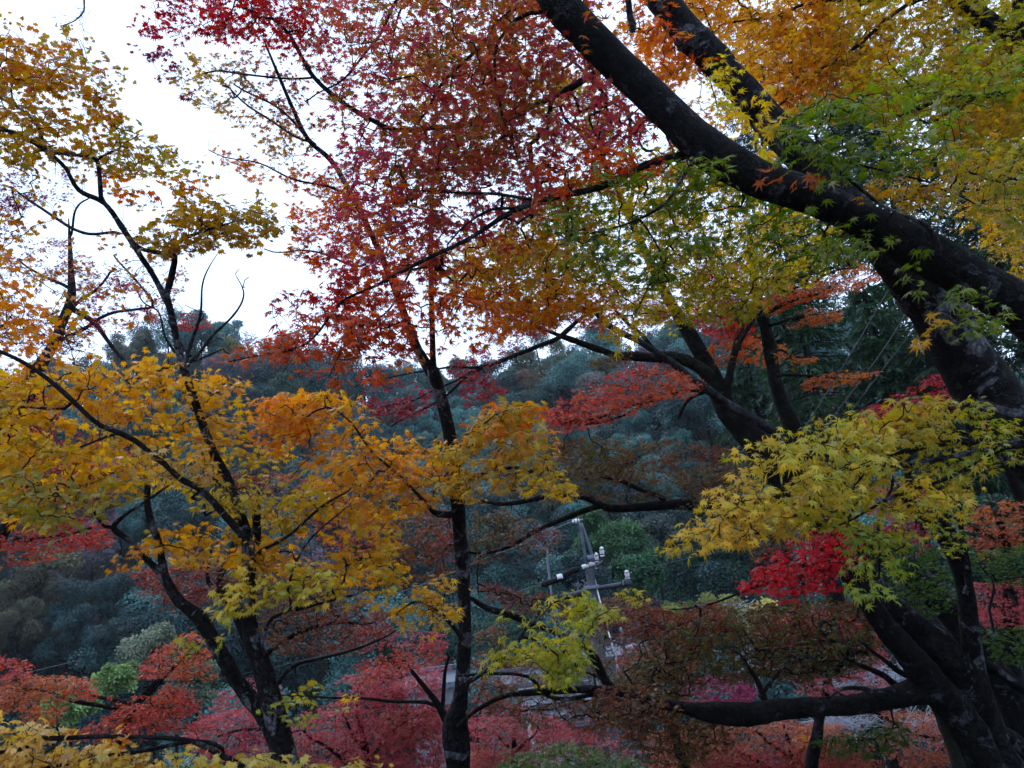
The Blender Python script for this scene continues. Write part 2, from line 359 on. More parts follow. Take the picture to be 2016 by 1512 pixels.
        if S:
            S = np.array(S); D = nrm(np.array(D)); LL = np.array(LL)*s.twig_r/.001; P2 = [S]; dd = D
            for _ in range(3): dd = nrm(dd+r.normal(size=dd.shape)*.32); P2.append(P2[-1]+dd*(LL/3)[:, None])
            P2 = np.stack(P2, 1); k0 = P2[:, 1]; d2 = nrm(D+r.normal(size=D.shape)*.7); P3 = np.stack([k0, k0+d2*(LL*.2)[:, None], k0+nrm(d2+r.normal(size=D.shape)*.3)*(LL*.4)[:, None], k0+nrm(d2+r.normal(size=D.shape)*.3)*(LL*.55)[:, None]], 1)
            P4 = np.vstack([P2, P3]); V2, q2, t2 = tubes(P4, np.broadcast_to(np.array([1.5, 1.1, .85, .6])*s.twig_r, P4.shape[:2]), 3)
            mesh('bare_twigs', V2, [q2, t2], mat or M_TWIG, s.root, smooth=True)['kind'] = 'stuff'
        mesh('twigs', V, [q, t], mat or M_TWIG, s.root, smooth=True)['kind'] = 'stuff'
        return s

# ---------------------------------------------------------------- ground: near bank, valley floor, far hill
RIDGE_PX = [(-250, 760, 118), (0, 720, 118), (150, 718, 120), (200, 690, 120), (260, 662, 122), (330, 648, 122), (400, 640, 124), (480, 648, 124), (560, 668, 124), (640, 690, 124), (760, 720, 124), (860, 728, 124), (950, 722, 122), (1030, 700, 118), (1100, 672, 112), (1180, 640, 108), (1300, 612, 104), (1400, 590, 98), (1500, 580, 90), (1650, 600, 85), (1800, 640, 80), (2016, 640, 75), (2300, 600, 75)]
_az = []; _rz = []; _rr = []
for x_, y_, R_ in RIDGE_PX:
    v = ray(x_, y_); h = math.hypot(v[0], v[1]); _az.append(math.atan2(v[0], v[1])); _rr.append(R_); _rz.append(1.6+R_*v[2]/h-6.5)
_az = np.array(_az); _rz = np.array(_rz); _rr = np.array(_rr); _o = np.argsort(_az); _az = _az[_o]; _rz = _rz[_o]; _rr = _rr[_o]
def ground(x, y, noise=True):
    x = np.asarray(x, float); y = np.asarray(y, float)
    r = np.hypot(x, y); a = np.arctan2(x, y)
    near = -np.clip(np.maximum(y, 0)-1.5, 0, 26)*.40
    rz = np.interp(a, _az, _rz); rr = np.interp(a, _az, _rr)
    r0 = np.interp(a, [-.7, -.3, 0, .25, .5], [46, 46, 46, 40, 26])
    f = np.clip((r-r0)/(rr-r0), 0, 1.0)
    front = np.cos(np.clip(a, -1.5, 1.5)) > .2
    z = np.where(front, near+(rz-near)*f**.92, near)
    z = z-np.where(front, np.clip(r-rr, 0, 200)*.35, 0)
    if noise:
        z = z+.12*np.sin(x*.9+1)*np.cos(y*.7)+np.clip((r-r0)*.05, 0, 1.2)*np.sin(x*.13+2)*np.cos(y*.11+x*.05)
    return z
def gpt(px, py, d):                            # soil under a point of the photograph
    p = Pn(px, py, d); return np.array([p[0], p[1], float(ground(p[0], p[1]))])
def hit(px, py, h):                            # first point on the view ray that is h above the soil
    v = ray(px, py); o = MN[:3, 3]; t = np.arange(30, 220, .25); q = o+t[:, None]*v
    m = q[:, 2] <= ground(q[:, 0], q[:, 1])+h
    return q[m.argmax()] if m.any() else q[int((110-30)/.25)]
# ---------------------------------------------------------------- setting
def build_ground():
    xs = np.concatenate([np.linspace(-600, -160, 12), np.linspace(-150, 150, 151), np.linspace(160, 600, 12)])
    ys = np.concatenate([np.linspace(-300, -22, 8), np.linspace(-20, 180, 121), np.linspace(190, 800, 14)])
    X, Y = np.meshgrid(xs, ys); Z = ground(X, Y); V = np.stack([X, Y, Z], -1).reshape(-1, 3)
    nx, ny = len(xs), len(ys); i = (np.arange(ny-1)[:, None]*nx+np.arange(nx-1)[None]).ravel()
    m = plain('leaf_litter_soil', (.016, .014, .010), .9, scale=1.3, var=.6, bump=.4)
    return tag(mesh('ground', V, [np.stack([i, i+1, i+nx+1, i+nx], -1)], m, smooth=True), kind='structure')
build_ground()

def crown_faces(r, c, w, h, n, fs, col, lumps=22, jit=.6):
    """leaf clumps spread over the lumps of one crown: jagged three-lobed faces"""
    th = r.uniform(0, 6.283, lumps); u = r.uniform(-.85, 1, lumps)
    L = np.stack([np.cos(th)*np.sqrt(1-.8*u**2)*.70*w/2, np.sin(th)*np.sqrt(1-.8*u**2)*.70*w/2, u*.6*h/2], -1)
    lr = r.uniform(.15, .40, lumps)*w/2*.95; tone = r.normal(size=lumps)*.18
    L = L+r.normal(size=L.shape)*[w*.05, w*.05, h*.09]; L[:, 2] += (r.random(lumps) < .2)*h*.10
    I = r.choice(lumps, n, p=lr**2/(lr**2).sum())
    dv = nrm(r.normal(size=(n, 3))+[0, 0, .35]); rad = lr[I]*(.55+.62*r.random(n)**.6)
    pos = L[I]+dv*rad[:, None]*[1, 1, .8]
    nor = nrm(dv+r.normal(size=(n, 3))*jit+[0, 0, .3]); hd = r.normal(size=(n, 3)); hd[:, 2] -= .6
    C = np.array(col)[None]*(1+tone[I]*1.3+r.normal(size=n)*.16)[:, None].clip(.4, 1.8)
    sz = fs*r.uniform(.6, 1.25, n)
    V, T = place_leaves(CLUMP, np.array(c)+pos, hd, nor, sz, r.uniform(-1, 2, n))
    return V, T, np.repeat(C, len(CLUMP[0]), 0)
def clump_template():
    r = np.random.default_rng(3); V, T = [], []
    for i in range(4):
        a = r.uniform(0, 6.28); o = np.array([math.cos(i*1.6+.3), math.sin(i*1.6+.3), 0])*r.uniform(.25, .75); d = np.array([math.cos(a), math.sin(a), r.uniform(-.5, .5)]); e = np.array([-d[1], d[0], r.uniform(-.3, .3)])
        b = len(V); l = r.uniform(.55, .8); V += [o, o+d*l*.5+e*l*.34, o+d*l, o+d*l*.5-e*l*.34]; T += [(b, b+1, b+2), (b, b+2, b+3)]
    return np.array(V), np.array(T)
CLUMP = clump_template()

KINDS_ = dict(teal=(.058, .145, .135), dteal=(.022, .056, .058), olive=(.095, .095, .042), dgreen=(.018, .052, .032), grey=(.11, .105, .10), rust=(.15, .075, .045),  # dteal is darkened so its colour carries the lower hill's shade
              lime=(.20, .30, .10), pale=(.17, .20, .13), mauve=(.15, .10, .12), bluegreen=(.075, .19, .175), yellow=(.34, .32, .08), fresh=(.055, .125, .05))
def trunk_tube(base, top, r0, k=6):
    b = np.array(base, float); t = np.array(top, float); m = (b+t)/2+[r0*.8, -r0*.5, 0]
    C = spline(np.array([b, m, t]), 4); return tubes(C[None], np.linspace(r0, r0*.45, len(C))[None], k, .05, 3)

FOREST_SKIP = []
def hill_tree(px, py, wpx, kind, label, h_over=4.5, aspect=.85, n=4600, d=None, name='hillside_tree', cat='tree', group='trees on the far hillside', seed=None, col=None, fs=None, lumps=24, bark=None):
    c = Pn(px, py, d) if d else hit(px, py, h_over)
    dep = float(np.dot(c-MN[:3, 3], -MN[:3, 2])); wd = wpx/F*dep
    r = np.random.default_rng(seed or int(px*7+py)); g = np.array([c[0], c[1], float(ground(c[0], c[1]))])
    if not d: FOREST_SKIP.append((c[0], c[1], wd*.42))
    root = empty(name, g, label, cat, group)
    fs = fs or max(.10, min(.42, 4.8/F*dep))
    V, T, C = crown_faces(r, c, wd, wd*aspect, n, fs, col or KINDS_[kind], lumps)
    mesh('crown', V, [T], M_FAR, root, C)
    V, q, t = trunk_tube(g-[0, 0, .3], c+[0, 0, wd*aspect*.2], max(.09, wd*.022)); mesh('trunk', V, [q, t], bark or M_BARK, root, smooth=True)
    return root

def bare_tree(px, py, wpx, hpx, d, label, mat, name='bare_tree', depth=5, r0=None, lean=0, seed=1, hit_h=None, group=None, base=None):
    """leafless tree: trunk and forking limbs"""
    c = hit(px, py, hit_h) if hit_h else Pn(px, py, d)
    dep = float(np.dot(c-MN[:3, 3], -MN[:3, 2])); W = wpx/F*dep; H = hpx/F*dep
    r = np.random.default_rng(seed); g = base if base is not None else np.array([c[0], c[1], float(ground(c[0], c[1]))])
    root = empty(name, g, label, 'tree', group)
    if hit_h: FOREST_SKIP.append((c[0], c[1], W*.5))
    start = c-[0, 0, H*.5]; r0 = r0 or max(.05, W*.018)
    segs = {}
    def grow(p, dr, ln, rad, lv):
        n = 5; pts = [p]
        for i in range(n-1):
            dr = nrm(dr+r.normal(size=3)*.16+np.array([0, 0, .05])); pts.append(pts[-1]+dr*ln/(n-1))
        segs.setdefault(lv, []).append((np.array(pts), np.linspace(rad, rad*.6, n)))
        if lv >= depth: return
        for j in range(r.integers(2, 4) if lv else 5):
            f = r.uniform(.35, 1); q = pts[min(n-1, int(f*(n-1)+.5))]
            nd = nrm(dr+r.normal(size=3)*.62*np.array([W/H*1.2, W/H*1.2, .6])+[0, 0, .12])
            grow(q, nd, ln*r.uniform(.58, .82), rad*.58, lv+1)
    grow(start, nrm(np.array([lean, 0, 1.])), H*.34, r0, 0)
    for lv, nm in ((0, 'trunk'), (1, 'limbs'), (2, 'twigs')):
        S = segs.get(lv, []) if lv < 2 else [x for k, v in segs.items() if k >= 2 for x in v]
        if not S: continue
        P = np.stack([x[0] for x in S]); R = np.maximum(np.stack([x[1] for x in S]), .00030*dep)
        if lv == 0:
            P = np.concatenate([np.stack([g-[0, 0, .2], (g+start)/2])[None], P], 1); R = np.concatenate([np.array([[r0*1.4, r0*1.15]]), R], 1)
        V, q, t = tubes(P, R, 5 if lv < 2 else 3); mesh(nm, V, [q, t], mat, root, smooth=True)
    return root
M_LILAC = plain('lilac_grey_twig', (.20, .19, .24), .8, scale=.6)
M_PALETW = plain('pale_dry_twig', (.36, .38, .43), .7, scale=3)

# trees that can be told apart on the hill
HT = [
 (330, 668, 120, 'teal', 'rounded blue green tree at the left end of the skyline ridge'),
 (262, 692, 80, 'pale', 'pale grey green tree lowest on the left shoulder of the ridge', .9, (.13, .14, .10)),
 (395, 650, 90, 'bluegreen', 'tall blue green crown highest on the ridge behind the leafless forked tree'),
 (452, 690, 80, 'olive', 'small yellow olive tree just below the ridge right of the leafless forked tree', .8, (.16, .16, .05)),
 (520, 735, 130, 'dteal', 'dark blue green tree below the ridge under the red maple tips'),
 (625, 745, 120, 'dteal', 'second dark blue green tree below the ridge, nearer the slim trunk'),
 (560, 790, 120, 'dgreen', 'deep green tree above the dip between the two orange sprays'),
 (715, 770, 120, 'dteal', 'dark crown on the hill behind the burgundy leaves'),
 (800, 800, 110, 'teal', 'teal crown on the hill just left of the slim trunk fork'),
 (815, 850, 90, 'bluegreen', 'rounded teal crown touching the slim trunk on its left'),
 (905, 830, 80, 'teal', 'teal crown on the hill just right of the slim trunk'),
 (925, 775, 90, 'mauve', 'mauve tinted tree on the hill right of the slim trunk fork'),
 (1060, 715, 130, 'olive', 'large olive green tree at the skyline under the long arching branch', .9, (.075, .095, .045)),
 (1125, 735, 110, 'teal', 'dark olive teal crown right of the large olive tree', .9, (.055, .085, .05)),
 (1048, 760, 70, 'rust', 'rust brown tree among green crowns above the orange spray tip'),
 (1010, 775, 80, 'dteal', 'dark teal crown left of the rust brown hillside tree'),
 (1105, 785, 90, 'dteal', 'dark teal crown right of the rust brown hillside tree'),
 (1185, 745, 70, 'grey', 'grey green tree left of the fire red boughs', .9, (.10, .12, .09)),
 (1222, 850, 130, 'bluegreen', 'big dome of blue green leaves under the fire red boughs'),
 (1140, 860, 80, 'teal', 'teal crown left of the big blue green dome'),
 (1350, 830, 90, 'teal', 'teal crown between the mossy trunk foot and the mauve thicket'),
 (1250, 905, 110, 'bluegreen', 'blue green crown below the big dome'),
 (1350, 905, 110, 'teal', 'teal crown below the leafless mauve thicket'),
 (1300, 960, 110, 'bluegreen', 'low blue green crown above the dark horizontal limb'),
 (480, 1010, 90, 'teal', 'teal crown seen through the yellow leaves left of the twin trunk', .9, (.05, .085, .06)),
 (390, 1010, 80, 'bluegreen', 'blue green crown seen through yellow leaves between the two forks'),
 (265, 1030, 80, 'teal', 'teal crown behind the pale patched fork of the young maple'),
 (70, 1180, 150, 'grey', 'greyish straw coloured tree on the lower hill at the photo edge', .9, (.085, .08, .055)),
 (30, 1240, 110, 'olive', 'straw olive tree below the greyish one at the photo edge', .9, (.08, .08, .048)),
 (125, 1160, 90, 'mauve', 'dull mauve brown tree right of the greyish straw one', .9, (.10, .085, .085)),
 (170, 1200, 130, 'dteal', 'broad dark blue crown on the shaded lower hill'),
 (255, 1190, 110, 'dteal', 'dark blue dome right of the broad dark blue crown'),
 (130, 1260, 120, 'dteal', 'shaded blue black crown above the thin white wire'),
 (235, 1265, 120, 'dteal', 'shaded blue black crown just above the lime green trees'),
 (310, 1195, 50, 'grey', 'small pale brown crown beside the left fork of the young maple', .9, (.15, .13, .10)),
 (60, 1120, 110, 'dteal', 'dark teal crown under the red leaves at the photo edge'),
 (180, 1105, 110, 'grey', 'lilac grey tree under the red leaves left of the young maple', .9, (.085, .08, .09)),
]
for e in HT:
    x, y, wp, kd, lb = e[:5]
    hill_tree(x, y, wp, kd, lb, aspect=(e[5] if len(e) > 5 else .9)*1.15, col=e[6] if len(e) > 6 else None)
bare_tree(1315, 860, 100, 80, None, 'leafless mauve grey thicket right of the big blue green dome', M_LILAC, 'bare_tree', 5, seed=5, hit_h=4, group='trees on the far hillside')
bare_tree(495, 668, 90, 70, None, 'lilac grey leafless treetop on the ridge right of the forked tree', M_LILAC, 'bare_tree', 5, seed=8, hit_h=6, group='trees on the far hillside')
bare_tree(1275, 720, 60, 60, None, 'leafless grey tree behind the grey diagonal limb', M_LILAC, 'bare_tree', 5, seed=11, hit_h=5, group='trees on the far hillside')

def build_forest():
    r = np.random.default_rng(21); Vs, Ts, Cs, TV, TQ, TT = [], [], [], [], [], []; nv = 0; tv = 0
    cols = ['teal', 'dteal', 'dteal', 'teal', 'bluegreen', 'dgreen', 'olive', 'dteal', 'grey', 'dteal', 'mauve', 'teal']
    rr = 34.0
    while rr < 128:
        st = 4.6+rr*.012; na = int(1.36*rr/st)
        for j in range(na):
            a = -.68+1.36*(j+r.uniform(.1, .9))/na; R = rr+r.uniform(-2, 2)
            x, y = R*math.sin(a), R*math.cos(a)
            rm = float(np.interp(a, _az, _rr)); r0 = float(np.interp(a, [-.7, -.3, 0, .25, .5], [46, 46, 46, 40, 26]))
            if R > rm+3 or R < r0-9: continue
            if any((x-q[0])**2+(y-q[1])**2 < q[2]**2 for q in FOREST_SKIP): continue
            h = r.uniform(4.5, 8.5); wd = r.uniform(5.5, 8.5); g = float(ground(x, y)); c = (x, y, g+h-wd*.42)
            if R > rm-8: c = (x, y, g+6.5-wd*.38+r.uniform(-1, .8)); 
            k = cols[r.integers(len(cols))]
            if R < 62 and k in ('mauve', 'grey', 'olive'): k = 'dteal'
            V, T, C = crown_faces(r, c, wd, wd*1.15, 1900, .24+R*.0013, np.array(KINDS_[k])*r.uniform(.75, 1.25)*(1.35 if R > 75 and k == 'dteal' else 1), 16)  # dteal lifted higher up; the lower hill's shade stays in the leaf colour
            Vs.append(V); Ts.append(T+nv); Cs.append(C); nv += len(V)
            V, q, t = trunk_tube((x, y, g-.3), c, .16, 4); TV.append(V); TQ.append(q+tv); TT.append(t+tv); tv += len(V)
        rr += st*.86
    for _ in range(420):                         # undergrowth at the foot of the slope
        a = r.uniform(-.66, .5); R = r.uniform(33, 62); x, y = R*math.sin(a), R*math.cos(a); g = float(ground(x, y)); wd = r.uniform(2.2, 4.6)
        V, T, C = crown_faces(r, (x, y, g+wd*.32), wd, wd*.9, 420, .24, np.array(KINDS_[['dteal', 'dgreen', 'teal', 'dteal'][r.integers(4)]])*r.uniform(.7, 1.2), 12)
        Vs.append(V); Ts.append(T+nv); Cs.append(C); nv += len(V)
    root = empty('hillside_forest', (0, 80, float(ground(0, 80))), 'shaded blue green woodland covering the far hillside', 'forest', None, 'stuff')
    mesh('foliage', np.vstack(Vs), [np.vstack(Ts)], M_FAR, root, np.vstack(Cs)); mesh('trunks', np.vstack(TV), [np.vstack(TQ), np.vstack(TT)], M_BARK, root)
build_forest()
# ================================================================ the near maples
# ---- T1: two leaning stems on the right, boughs over the top of the view
def leaning_maple():
    base = gpt(2700, 1500, 4.6)
    t = Tree('leaning_maple', 'large maple with two thick dark stems leaning across from the right, crown red to green', base, seed=101, bark=M_BARKP)
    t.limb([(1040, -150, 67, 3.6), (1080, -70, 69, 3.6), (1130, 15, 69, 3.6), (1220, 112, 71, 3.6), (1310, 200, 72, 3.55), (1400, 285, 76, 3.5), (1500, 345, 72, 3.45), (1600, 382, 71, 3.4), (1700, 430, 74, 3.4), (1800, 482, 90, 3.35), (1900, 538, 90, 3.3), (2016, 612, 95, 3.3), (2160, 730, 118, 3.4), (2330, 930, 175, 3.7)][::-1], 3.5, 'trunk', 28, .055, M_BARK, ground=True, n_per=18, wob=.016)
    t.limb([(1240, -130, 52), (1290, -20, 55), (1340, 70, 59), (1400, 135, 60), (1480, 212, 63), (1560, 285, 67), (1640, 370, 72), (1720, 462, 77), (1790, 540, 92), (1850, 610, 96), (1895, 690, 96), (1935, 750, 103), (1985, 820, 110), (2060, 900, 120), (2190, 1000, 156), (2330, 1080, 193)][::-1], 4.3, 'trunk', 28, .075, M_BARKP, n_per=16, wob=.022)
    # boughs
    t.limb([(1375, 285, 20), (1278, 320, 15), (1174, 361, 13), (1070, 396, 11.5), (1025, 418, 11), (938, 476, 9), (840, 525, 7.5), (700, 588, 6), (590, 672, 4.5), (451, 712, 2.5)], 3.55, k=8)
    t.limb([(1385, 295, 10), (1340, 350, 8), (1298, 400, 7), (1240, 432, 5), (1150, 450, 3)], 3.4, k=6)
    t.limb([(1062, 400, 7), (980, 384, 6), (900, 380, 5), (800, 372, 3)], 3.6, k=6)
    t.limb([(1030, 418, 7), (970, 424, 6), (915, 455, 4.5), (880, 500, 3)], 3.55, k=6)
    t.limb([(840, 525, 5), (790, 600, 4), (700, 660, 3), (640, 740, 2)], 3.5, k=6)
    t.limb([(1150, 30, 14), (1050, 0, 10), (985, 45, 9), (960, 90, 7), (880, 150, 6), (830, 210, 4.5), (790, 270, 3)], 4.1, k=6)
    t.limb([(1150, 40, 12), (1040, 20, 9), (988, 70, 7), (982, 130, 5.5), (985, 220, 5), (1000, 270, 4), (1005, 305, 3)], 3.9, k=6)
    t.limb([(1100, -60, 14), (950, -60, 10), (800, -30, 8), (740, 60, 6), (680, 140, 4), (600, 200, 3)], 4.5, k=6)
    t.limb([(860, -50, 10), (795, 0, 5), (770, 60, 4), (765, 110, 3)], 4.5, k=6)
    t.limb([(520, 35, 5), (555, 70, 7), (600, 120, 8), (642, 167, 9), (722, 218, 10), (800, 250, 10), (1000, 220, 12), (1200, 130, 16)][::-1], 4.6, k=6)
    t.limb([(1245, 60, 14), (1235, 30, 13), (1228, -60, 12)], 3.5, k=8)
    t.limb([(2010, 868, 22), (1930, 864, 16), (1840, 868, 12), (1740, 888, 9), (1650, 895, 7), (1560, 905, 5), (1480, 940, 3)], 3.6, k=8)
    t.limb([(2010, 874, 18), (1960, 885, 13), (1880, 898, 11), (1790, 905, 10), (1700, 940, 8), (1600, 960, 6), (1500, 1000, 4), (1400, 1050, 3)], 3.45, k=8)
    t.limb([(1790, 905, 8), (1740, 950, 7), (1690, 1000, 6), (1670, 1040, 4)], 3.4, k=6)
    t.limb([(420, -420, 12), (300, -220, 9), (190, -110, 6), (158, -30, 4), (163, 10, 3.5), (166, 32, 3), (152, 48, 2.5), (125, 53, 1.5)], 4.6, k=6)
    t.limb([(1975, 890, 12), (1900, 930, 9), (1800, 975, 7), (1700, 1020, 5), (1600, 1040, 3)], 3.3, k=6)
    t.limb([(1735, 905, 6), (1770, 960, 5), (1745, 1030, 5), (1735, 1110, 4), (1720, 1170, 2.5)], 3.3, k=6)
    t.limb([(1840, 500, 16), (1810, 440, 9), (1720, 400, 7), (1640, 325, 6), (1620, 280, 5), (1640, 230, 4)], 3.0, k=6)
    t.limb([(1625, 325, 6), (1720, 338, 5), (1850, 345, 4)], 3.0, k=6)
    t.limb([(1900, 560, 14), (1880, 600, 8), (1920, 620, 5), (1960, 650, 3)], 3.0, k=6)
    # the red and olive roof
    t.spray([(300, 70), (310, 15), (340, -60), (620, -60), (640, 60), (640, 110), (560, 105), (480, 85), (400, 80)], 4.8, 'red', 1.2, .062, .5, .3, tbias=-.15, clump=.5, lbl='wine red leaves at the upper end of the crown')
    t.spray([(620, -60), (1130, -60), (1160, 60), (1250, 180), (1320, 260), (1260, 300), (1180, 320), (1130, 390), (1000, 460), (880, 520), (800, 580), (720, 560), (650, 470), (640, 330), (700, 270), (640, 205), (625, 110)], 4.4, 'canopyred', 1.25, .062, .8, .3, gap=-.3, tbias=-.05, tamp=.3, clump=.35)
    t.spray([(790, -60), (1120, -60), (1180, 80), (1080, 220), (980, 380), (880, 450), (780, 420), (760, 300), (830, 190)], 4.0, 'redolive', 1.0, .062, .6, .3, tbias=.2, clump=.5)
    t.spray([(640, 380), (760, 330), (860, 420), (880, 560), (760, 640), (700, 600), (640, 560), (700, 470)], 3.9, 'orangered', .7, .062, .3, .4, tbias=-.1)
    t.spray([(560, 700), (700, 560), (900, 560), (1010, 640), (960, 690), (860, 690), (740, 745), (640, 710)], 3.5, 'orangered', .95, .060, .3, .55, tbias=-.12, strat=3)
    t.spray([(700, 640), (820, 650), (840, 700), (760, 745), (700, 720)], 3.4, 'orange', .7, .060, .15, .6, tbias=-.1)
    t.spray([(430, 722), (500, 662), (640, 605), (720, 630), (720, 700), (650, 775), (600, 715), (520, 705)], 3.5, 'firered', 1.5, .062, .25, .6, strat=3, tbias=-.12, lbl='fire red leaf tips reaching out to the left')
    t.spray([(520, 605), (560, 570), (700, 500), (780, 540), (720, 625), (600, 625)], 3.6, 'red', .85, .062, .3, .45, tbias=.05)
    t.spray([(1160, -40), (1290, -40), (1420, 110), (1330, 170), (1260, 110)], 4.4, 'orangered', .9, .060, .4, .35)
    # yellow and green middle
    t.spray([(1230, 50), (1400, 140), (1420, 200), (1500, 280), (1400, 270), (1310, 190)], 6.5, 'orange', .7, .06, .4, .35)
    t.spray([(760, 120), (900, 60), (1100, 120), (1240, 220), (1220, 300), (1000, 330), (840, 330)], 5.4, 'olivegold', .8, .06, .5, .3, clump=.4, tbias=-.05)
    t.spray([(900, 580), (1060, 560), (1240, 600), (1330, 640), (1200, 660), (1120, 640), (960, 670)], 4.8, 'orange', .9, .058, .4, .45)
    t.spray([(880, 530), (1000, 440), (1180, 330), (1340, 300), (1420, 330), (1640, 450), (1640, 520), (1560, 570), (1450, 590), (1320, 640), (1200, 620), (1080, 600), (960, 610)], 5.0, 'ygreen', 1.7, .058, .5, .35, tbias=-.1, gap=-.15)
    t.spray([(860, 560), (980, 470), (1100, 470), (1150, 600), (1080, 650), (960, 660), (880, 640)], 4.4, 'orange', 1.4, .058, .4, .4, tbias=.05)
    t.spray([(1080, 420), (1190, 340), (1380, 300), (1500, 370), (1680, 470), (1600, 545), (1400, 500), (1300, 600), (1200, 560), (1120, 500)], 3.5, 'green', 1.0, .060, .4, .35, tbias=.05, tamp=.3)
    t.spray([(900, 560), (1000, 520), (1060, 430), (1160, 400), (1180, 520), (1060, 560)], 3.6, 'olivegold', .8, .060, .3, .4)
    t.spray([(1060, 300), (1130, 270), (1250, 300), (1330, 330), (1200, 370), (1080, 390)], 3.8, 'orangered', 1.1, .060, .4, .35, tbias=.15)
    t.spray([(1190, 610), (1260, 590), (1260, 690), (1215, 700)], 3.5, 'ygreen', .9, .060, .1, .6)
    t.spray([(1280, 480), (1460, 500), (1560, 560), (1440, 640), (1300, 640)], 4.6, 'goldg', 1.5, .058, .3, .4, tbias=-.2)
    # green leaves before the second stem
    t.spray([(1520, 255), (1600, 200), (1700, 180), (1850, 190), (1900, 270), (1850, 330), (1750, 370), (1640, 350), (1560, 310)], 2.95, 'green', 1.35, .061, .25, .45, lbl='fresh green leaves in front of the second stem')
    t.spray([(1390, 110), (1450, 100), (1560, 240), (1590, 300), (1500, 270)], 3.3, 'ygreen', .75, .060, .2, .5)
    t.spray([(1700, 335), (1860, 300), (2060, 240), (2060, 500), (1960, 420), (1800, 420)], 3.5, 'olivegold', 1.4, .060, .4, .4, tbias=.15)
    t.spray([(1640, 450), (1760, 480), (1830, 530), (1700, 525), (1600, 530)], 3.0, 'green', .9, .062, .15, .5)
    t.spray([(1760, 555), (1850, 530), (1890, 580), (1990, 600), (2016, 660), (1950, 690), (1870, 640)], 2.9, 'green', .85, .064, .15, .6)
    t.spray([(1790, 640), (1870, 630), (1850, 700), (1800, 720)], 2.9, 'goldg', .55, .064, .1, .6)
    t.spray([(1490, 340), (1560, 330), (1610, 360), (1580, 390)], 2.85, 'rust', .7, .064, .08, .5)
    t.spray([(1240, 20), (1310, 60), (1390, 140), (1370, 165), (1300, 150), (1230, 70)], 4.6, 'orange', 1.5, .058, .3, .4, tbias=.05)
    t.spray([(1410, 200), (1460, 210), (1560, 300), (1500, 320), (1440, 270)], 4.8, 'ygreen', 1.4, .058, .2, .45, tbias=.05)
    # the yellow bough
    t.spray([(1312, 1105), (1330, 1060), (1370, 990), (1450, 910), (1520, 850), (1590, 818), (1660, 815), (1740, 830), (1760, 900), (1700, 960), (1640, 1000), (1560, 1040), (1450, 1085), (1400, 1070), (1350, 1080)], 3.15, 'ygreen', 2.3, .061, .3, .7, strat=3, tbias=-.1, lbl='bright yellow leaves with a green tinge, drooping in one broad bough')
    t.spray([(1660, 830), (1760, 790), (1880, 765), (1960, 790), (2010, 860), (1990, 920), (1900, 950), (1760, 930), (1700, 900)], 3.6, 'goldg', 1.5, .061, .35, .6, strat=3)
    t.spray([(1560, 1000), (1700, 940), (1860, 930), (1930, 960), (1880, 1020), (1800, 1060), (1700, 1050), (1620, 1050)], 3.3, 'ygreen', 1.2, .061, .3, .65, strat=3, tbias=.1)
    t.spray([(1670, 1050), (1790, 1050), (1800, 1160), (1730, 1195), (1690, 1190), (1665, 1130)], 3.2, 'ygreen', 1.2, .059, .2, .65, strat=2, tbias=.15)
    return t.finish()
leaning_maple()

# ---- orange and gold crown in the top right corner
def corner_maple():
    t = Tree('golden_maple', 'orange and gold maple filling the top right corner behind the leaning stems', gpt(2500, 1480, 6.5), seed=131, bark=M_BARK)
    t.limb([(2700, 900, 200, 6.4), (2500, 500, 110, 6.0), (2250, 230, 70), (2016, 95, 42), (1960, 55, 38), (1880, -5, 36), (1820, -60, 32)], 5.8, 'trunk', 12, ground=True)
    t.limb([(2030, 110, 26), (2010, 40, 24), (2005, -60, 20)], 5.7, k=8)
    t.limb([(2016, 95, 16), (1840, -5, 9), (1715, 69, 8), (1639, 121, 7), (1587, 160, 6), (1531, 212, 4)], 5.6, k=6)
    t.limb([(1880, -5, 10), (1621, 0, 7), (1530, 35, 5), (1430, 45, 3)], 5.8, k=6)
    t.limb([(2200, 170, 20), (2050, 170, 14), (1958, 187, 12), (1850, 201, 9), (1750, 222, 5)], 5.2, k=6)
    t.limb([(1985, 185, 9), (1900, 205, 7), (1810, 235, 4)], 5.0, k=6)
    t.limb([(1958, 187, 6), (1880, 180, 4), (1780, 188, 3)], 5.2, k=6)
    t.limb([(1810, 204, 5), (1790, 165, 4), (1760, 130, 3), (1750, 100, 2)], 5.1, k=6)
    t.limb([(2250, 300, 20), (2060, 350, 12), (1990, 370, 9), (1900, 425, 6), (1870, 460, 4)], 5.0, k=6)
    t.spray([(1230, -60), (1640, -60), (1640, 160), (1560, 250), (1450, 130), (1380, 60), (1300, 20)], 6.2, 'orange', 2.1, .068, .6, .35, tbias=.25, gap=-.25)
    t.spray([(1440, 60), (1640, 20), (1700, 160), (1640, 250), (1560, 260), (1480, 150)], 5.8, 'orange', 1.6, .068, .5, .35, tbias=.35, gap=-.2)
    t.spray([(1600, -60), (2080, -60), (2080, 250), (1900, 260), (1700, 220), (1620, 120)], 6.0, 'goldg', 2.3, .068, .6, .35, tbias=.02, gap=-.25)
    t.spray([(1640, 120), (1900, 110), (2080, 200), (2080, 330), (1900, 330), (1720, 260)], 5.6, 'goldg', 1.6, .068, .5, .35, tbias=.1, gap=-.2)
    t.spray([(1700, 150), (1900, 60), (2060, 60), (2060, 190), (1900, 220), (1760, 210)], 5.0, 'goldg', .9, .064, .3, .4, tbias=.3)
    t.spray([(1860, 220), (2060, 200), (2060, 400), (1940, 420), (1850, 330)], 5.2, 'goldg', 1.4, .068, .5, .4, tbias=.25)
    return t.finish()
corner_maple()

